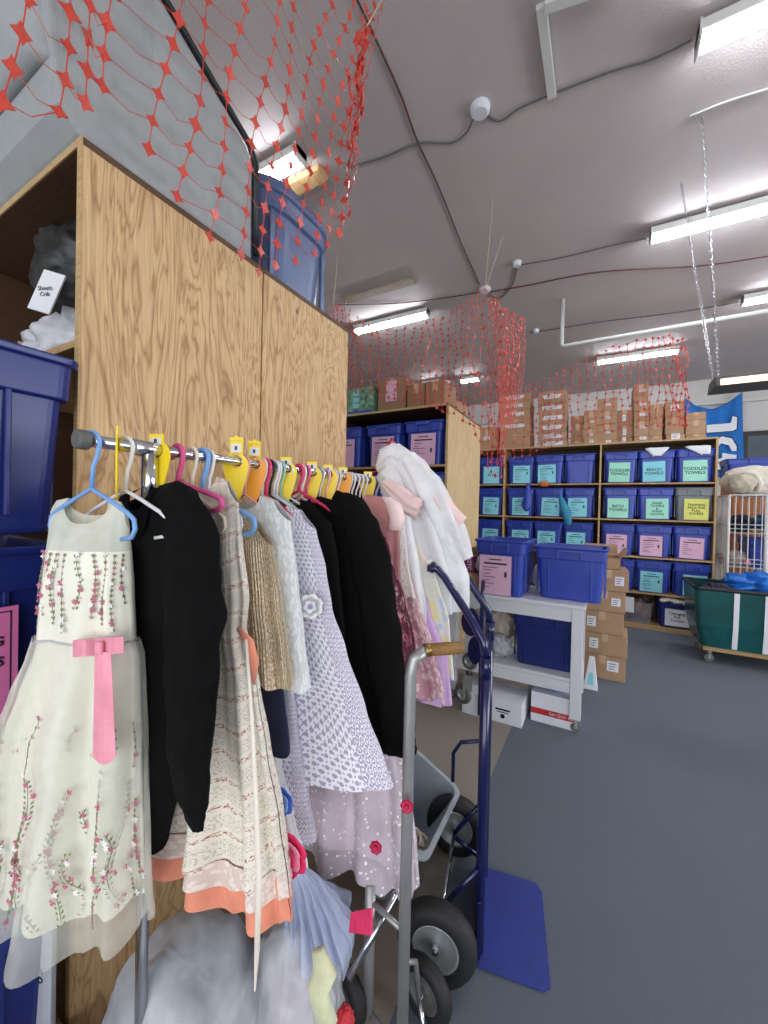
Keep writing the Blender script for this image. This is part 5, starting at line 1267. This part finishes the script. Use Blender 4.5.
# hanging warm lamp on chains at right
P = onY(716, 386, 2.75); t = thing('hanging_lamp', 'dark hanging lamp with warm lit underside on two chains', 'hanging lamp', P)
L = 1.1
prof = [(-.0, -.0), (.0, .055), (.1, .075), (.22, .055), (.22, 0)]
MB().rings([[V((P.x + x, P.y + yy, P.z + zz)) for yy, zz in ((0, 0), (.03, .06), (.17, .06), (.2, 0))] for x in (0, L)], True, True).build('hood', mplain('dark_hood', (70, 68, 70), .5), t, bevel=.003)
MB().box(P.x + .02, P.x + L - .02, P.y - .004, P.y + .02, P.z + .002, P.z + .035).build('light_strip', memit('warm_tube', (255, 232, 190), 1.2), t)
def chain(a, b, label, parent):
    a = V(a); b = V(b); n = int((b - a).length / .028); mb = MB(); d = (b - a).normalized(); s = d.cross(V((0, 1, 0))).normalized(); w = d.cross(s)
    for i in range(n):
        c = a.lerp(b, (i + .5) / n); e = s if i % 2 else w
        mb.tube([c + d * math.sin(q) * .02 + e * math.cos(q) * .008 for q in [k * math.pi / 4 for k in range(8)]], .0022, 5, closed=True)
    o = mb.build('chain', M['chrome'], parent, smooth=True, ) if parent else mb.build('chain', M['chrome'], smooth=True)
    return o
top1 = onZ(702, 118, H); top2 = onZ(681, 182, H)
chain(top1, (P.x + .03, P.y + .1, P.z + .06), '', t); chain(top2, (P.x + .01, P.y + .12, P.z + .06), '', t)

# ceiling fittings
def detector(x, y, label, r=.065):
    p = onZ(x, y, H - .02); p.z = H
    return tag(MB().lathe([(0, -.045), (r * .7, -.045), (r * .95, -.03), (r, -.01), (r, 0), (0, 0)], p, (0, 0, 1), 28).build('smoke_detector', M['white'], smooth=False, bevel=.003), label, 'smoke detector')
detector(480, 110, 'white round ceiling sensor on the upper grey conduit'); detector(485, 290, 'white round ceiling detector where the red cable ends'); detector(517, 264, 'small white ceiling detector right of the cable end', .045)
detector(536, 331, 'small white ceiling detector furthest back above the netting', .04)
def wire(pts, r, m, label, name='ceiling_cable', cat='cable', drop=.012):
    P = [onZ(x, y, H - drop) for x, y in pts]; out = []
    for i in range(len(P) - 1):
        for k in range(6): 
            f = k / 6; p0, p1, p2, p3 = P[max(i - 1, 0)], P[i], P[i + 1], P[min(i + 2, len(P) - 1)]
            out.append(.5 * ((2 * p1) + (p2 - p0) * f + (2 * p0 - 5 * p1 + 4 * p2 - p3) * f * f + (3 * p1 - p0 - 3 * p2 + p3) * f ** 3))
    out.append(P[-1]); return tag(MB().tube(out, r, 6).build(name, m, smooth=True), label, cat)
wire([(355, -5), (383, 55), (402, 98), (417, 140), (440, 190), (462, 245), (480, 285)], .006, M['cable'], 'dark red cable running down the ceiling to the detector')
wire([(345, 168), (384, 157), (418, 143), (450, 143), (466, 133), (474, 116)], .006, M['cond'], 'grey cable from netting to the round ceiling sensor')
wire([(486, 114), (500, 121), (520, 108), (555, 93), (610, 72), (650, 60), (692, 40)], .006, M['cond'], 'grey cable from the round sensor to the nearest light')
wire([(335, 305), (400, 303), (450, 297), (482, 292)], .006, M['cable'], 'thin red cable from netting to the end detector')
wire([(490, 292), (530, 285), (600, 272), (700, 266), (770, 256)], .007, M['cable'], 'dark cable crossing the ceiling right of the end detector')
wire([(517, 268), (512, 285), (500, 298), (490, 295)], .008, M['cond'], 'short looped grey cable between two white detectors')
wire([(520, 265), (560, 258), (610, 246), (648, 238)], .006, M['cond'], 'grey cable from small detector to the middle light')
wire([(530, 333), (600, 322), (680, 312), (768, 297)], .008, M['cond'], 'far dark cable beyond the white pipe')
wire([(690, 116), (720, 104), (740, 97), (770, 88)], .006, M['pipe'], 'short white cable above the chains at right')
# white pipe, dropping bracket
p0, p1, p2 = onZ(563, 300, H - .01), None, None
q = onP(570, 345, p0, V((0, 1, 0))); e = onP(768, 318, q, V((0, 1, 0)))
tag(MB().tube([V((p0.x, p0.y, H)), V((p0.x, p0.y, q.z + .02)), V((p0.x + .02, p0.y, q.z)), V((q.x + 3, q.y, q.z + .02))], .022, 14).build('white_pipe', M['pipe'], smooth=True), 'long white pipe hanging below the ceiling, with elbow and drop', 'pipe')
a = onZ(541, 5, H - .03); c = onP(552, 97, a, V((0, 1, 0)))
c = onZ(552, 97, H - .03)
d_ = c - a; tag(MB().cbox((a + c) / 2, (d_.length, .05, .03), math.atan2(d_.y, d_.x)).build('ceiling_strut', M['pipe'], bevel=.003), 'cream metal strut on the ceiling at top centre', 'strut')
c = onZ(555, 4, H - .05); tag(MB().cbox(c + V((.1, 0, 0)), (.3, .05, .07), .2).build('ceiling_bracket', M['pipe'], bevel=.003), 'white bracket crossing the strut top at frame edge', 'bracket')

# ---------------------------------------------------------------- orange safety netting
def node(mb, p, e, n, s):
    """flat diamond with curved in sides, a few millimetres thick"""
    up = e.cross(n).normalized(); pts = []
    for k in range(8):
        a = k * math.pi / 4; r = s if k % 2 == 0 else s * .55
        pts.append(p + e * math.cos(a) * r * 1.0 + up * math.sin(a) * r * 1.15)
    vs = [q + n * .0012 for q in pts] + [q - n * .0012 for q in pts]
    mb.add(vs, [tuple(range(8)), tuple(range(8, 16))[::-1]] + [(i, 8 + i, 8 + (i + 1) % 8, (i + 1) % 8) for i in range(8)])
def strand(mb, a, b, r, sag=0, dirv=V((0, 0, 1))):
    m = (a + b) / 2 - dirv * sag; mb.tube([a, m, b], [r * 1.3, r, r * 1.3], 4)
def net(name, label, P, r, s, thread=None, skip=None, hang=()):
    """P[i][j] node positions; i columns, j up"""
    mb = MB(); n_ = len(P); rr = random.Random(5)
    for i in range(n_):
        for j in range(len(P[i])):
            p = P[i][j]
            if p is None: continue
            q = P[min(i + 1, n_ - 1)][min(j, len(P[min(i + 1, n_ - 1)]) - 1)] or p; o = P[max(i - 1, 0)][min(j, len(P[max(i - 1, 0)]) - 1)] or p
            e = (q - o); e = e.normalized() if e.length > 1e-4 else V((0, 1, 0))
            up = V((rr.uniform(-.2, .2), rr.uniform(-.2, .2), 1)).normalized(); nn = e.cross(up).normalized(); e = up.cross(nn).normalized()
            node(mb, p, e, nn, s * rr.uniform(.8, 1.1))
            if j + 1 < len(P[i]) and P[i][j + 1]: strand(mb, p, P[i][j + 1], r)
            if i + 1 < n_ and rr.random() > .1:
                q = min((x for x in P[i + 1]), key=lambda x: abs(x.z - p.z + .004))
                if abs(q.z - p.z) < .06: strand(mb, p, q, r * .75, rr.uniform(-.004, .03) * s / .02)
    o = mb.build(name, M['orange']); return tag(o, label, 'netting')
# first net: along the first unit, above it, then gathered and swinging out to the right
base = [(-.9, .02, 2.6), (-1.02, .12, 2.62), (-1.1, .22, 2.63), (-1.12, .36, 2.6), (-1.13, .47, 2.58), (-1.14, .60, 2.64), (-1.13, .72, 2.58)]
bot = [(0, 100), (12, 118), (52, 110), (58, 113), (98, 84), (102, 82)]
cb = [(2, 101, -1.12), (53, 110, -1.12), (80, 100, -1.12), (103, 84, -1.12), (153, 150, -1.12), (180, 199, -1.12), (209, 238, -1.12), (239, 253, -1.13), (258, 270, -1.13), (276, 264, -1.13), (296, 262, -1.12), (315, 255, -1.11), (328, 245, -1.1), (340, 232, -1.07)]
Pn = []; rr = random.Random(9)
for i, (x, y, X) in enumerate(cb):
    p = onX(x, y, X); col = []; n = 17
    for j in range(n):
        lean = .012 * j if i < 9 else .005 * j + .0011 * j * j
        col.append(V((p.x + .008 * math.sin(i * 1.3 + j * .5) + .006 * j, p.y + lean * .6 + .01 * math.sin(j * .7 + i), p.z + j * .078)))
    Pn.append(col)
# gathered right edge, tied by a string to the ceiling
tie = onX(362, 35, -.82)
for i in range(5):
    f = (i + 1) / 5; q = onX(344 + 2 * i, 222 - 36 * i, -1.06 + .05 * i); col = []
    for j in range(15):
        g = j / 14; w = q.lerp(tie, g); bulge = math.sin(math.pi * g) * .07 * (1 - f * .4)
        col.append(w + V((.02 * math.sin(j * 1.4 + i), bulge * .4, -bulge)))
    Pn.append(col)
net('safety_netting', 'orange plastic safety netting hanging over the near shelving top', Pn, .0014, .021)
tag(MB().tube([tie, onZ(386, -8, H)], .0022, 6).build('tie_string', mplain('pale_string', (190, 190, 150))), 'pale string tying the near netting corner to the ceiling', 'string')
# second net over the plywood unit, drawn up to the ceiling at two points
Pn = []
topc = [(333, 306), (345, 303), (360, 322), (385, 330), (410, 330), (432, 322), (452, 312), (470, 300), (485, 290), (500, 302), (523, 320)]
botc = [(335, 345), (347, 388), (360, 392), (385, 398), (410, 400), (432, 408), (452, 412), (470, 425), (490, 470), (500, 478), (506, 440)]
def interp(L, f):
    k = f * (len(L) - 1); i = min(int(k), len(L) - 2); g = k - i; return (L[i][0] + (L[i + 1][0] - L[i][0]) * g, L[i][1] + (L[i + 1][1] - L[i][1]) * g)
NC = 30
for i in range(NC):
    f = i / (NC - 1); a = interp(topc, f); b = interp(botc, f); Y = 3.24 - .02 * math.sin(i)
    A_ = onY(a[0], a[1], Y + .1 * math.sin(i * .9)); B_ = onY(b[0], b[1], Y); n = max(5, int((A_ - B_).length / .075)); n = 15
    Pn.append([B_.lerp(A_, j / (n - 1)) + V((.014 * math.sin(j * 1.1 + i), .02 * math.sin(j * .8 + i * 1.7), .01 * math.sin(i * 2.2 + j))) for j in range(n)])
net('safety_netting', 'orange safety netting strung over the pale plywood unit', Pn, .0022, .0165)
# its fold swinging back
Pn = []
for i in range(12):
    f = i / 11; a = (488 + 36 * f, 300 + 20 * f); b = (498 + 14 * f, 430 - 10 * math.sin(f * 3)); Y = 3.5 + .5 * f
    A_ = onY(a[0], a[1], Y); B_ = onY(b[0], b[1], Y); Pn.append([B_.lerp(A_, j / 15) + V((.05 * math.sin(j / 15 * 3.1) , 0, .01 * math.sin(i * 2 + j))) for j in range(16)])
net('safety_netting', 'dense fold of orange netting between plywood unit and back shelves', Pn, .0022, .0155)
# third net in front of the back cartons
Pn = []
topc = [(490, 372), (530, 386), (560, 372), (600, 352), (640, 340), (672, 336), (686, 345)]
botc = [(490, 462), (530, 455), (560, 440), (600, 432), (640, 426), (672, 424), (688, 426)]
NC = 30
for i in range(NC):
    f = i / (NC - 1); a = interp(topc, f); b = interp(botc, f); Y = 5.98
    A_ = onY(a[0], a[1], Y); B_ = onY(b[0], b[1], Y); n = 12
    Pn.append([B_.lerp(A_, j / (n - 1)) + V((.02 * math.sin(j * 1.1 + i), .03 * math.sin(j * .8 + i * 1.7), .012 * math.sin(i * 2.2 + j))) for j in range(n)])
net('safety_netting', 'orange safety netting hanging in front of the cartons on the back shelves', Pn, .0026, .021)
for (x, y, Y, lab) in ((333, 306, 3.24, 'string holding the left corner of the middle netting'), (485, 290, 3.24, 'string holding the middle netting under the detector'), (640, 340, 5.98, 'string holding the back netting')):
    p = onY(x, y, Y); tag(MB().tube([p, V((p.x + .05, p.y, H))], .002, 5).build('tie_string', mplain('pale_string2', (190, 190, 150))), lab, 'string')
p = onY(486, 288, 3.24); tag(MB().tube([p, onZ(503, 236, H)], .0025, 5).build('tie_string', mplain('pale_string3', (200, 195, 150))), 'pale slanting string up to the ceiling beside the red cable', 'string')

# ---------------------------------------------------------------- daylight, added side light and exposure
w = bpy.data.worlds.new('world'); sc.world = w; w.use_nodes = True
w.node_tree.nodes['Background'].inputs[0].default_value = (.88, .93, 1, 1); w.node_tree.nodes['Background'].inputs[1].default_value = .8
def area(name, loc, rot, sx, sy, e, col):
    l = bpy.data.lights.new(name, 'AREA'); l.shape = 'RECTANGLE'; l.size = sx; l.size_y = sy; l.energy = e; l.color = col
    o = bpy.data.objects.new(name, l); COL.objects.link(o); o.location = loc; o.rotation_euler = rot; return o
area('shopfront_daylight', (1.5, -3.3, 1.6), (R(90), 0, 0), 7, 2.6, 115, (.95, .97, 1))
area('side_fill', (5.9, 3.5, 1.6), (R(90), 0, R(90)), 6, 2.2, 190, (.93, .96, 1))  # added fill light from the right, no window is built in that wall
sc.view_settings.view_transform = 'Standard'; sc.view_settings.look = 'None'; sc.view_settings.gamma = 1; sc.view_settings.use_curve_mapping = False
sc.view_settings.exposure = 0.36
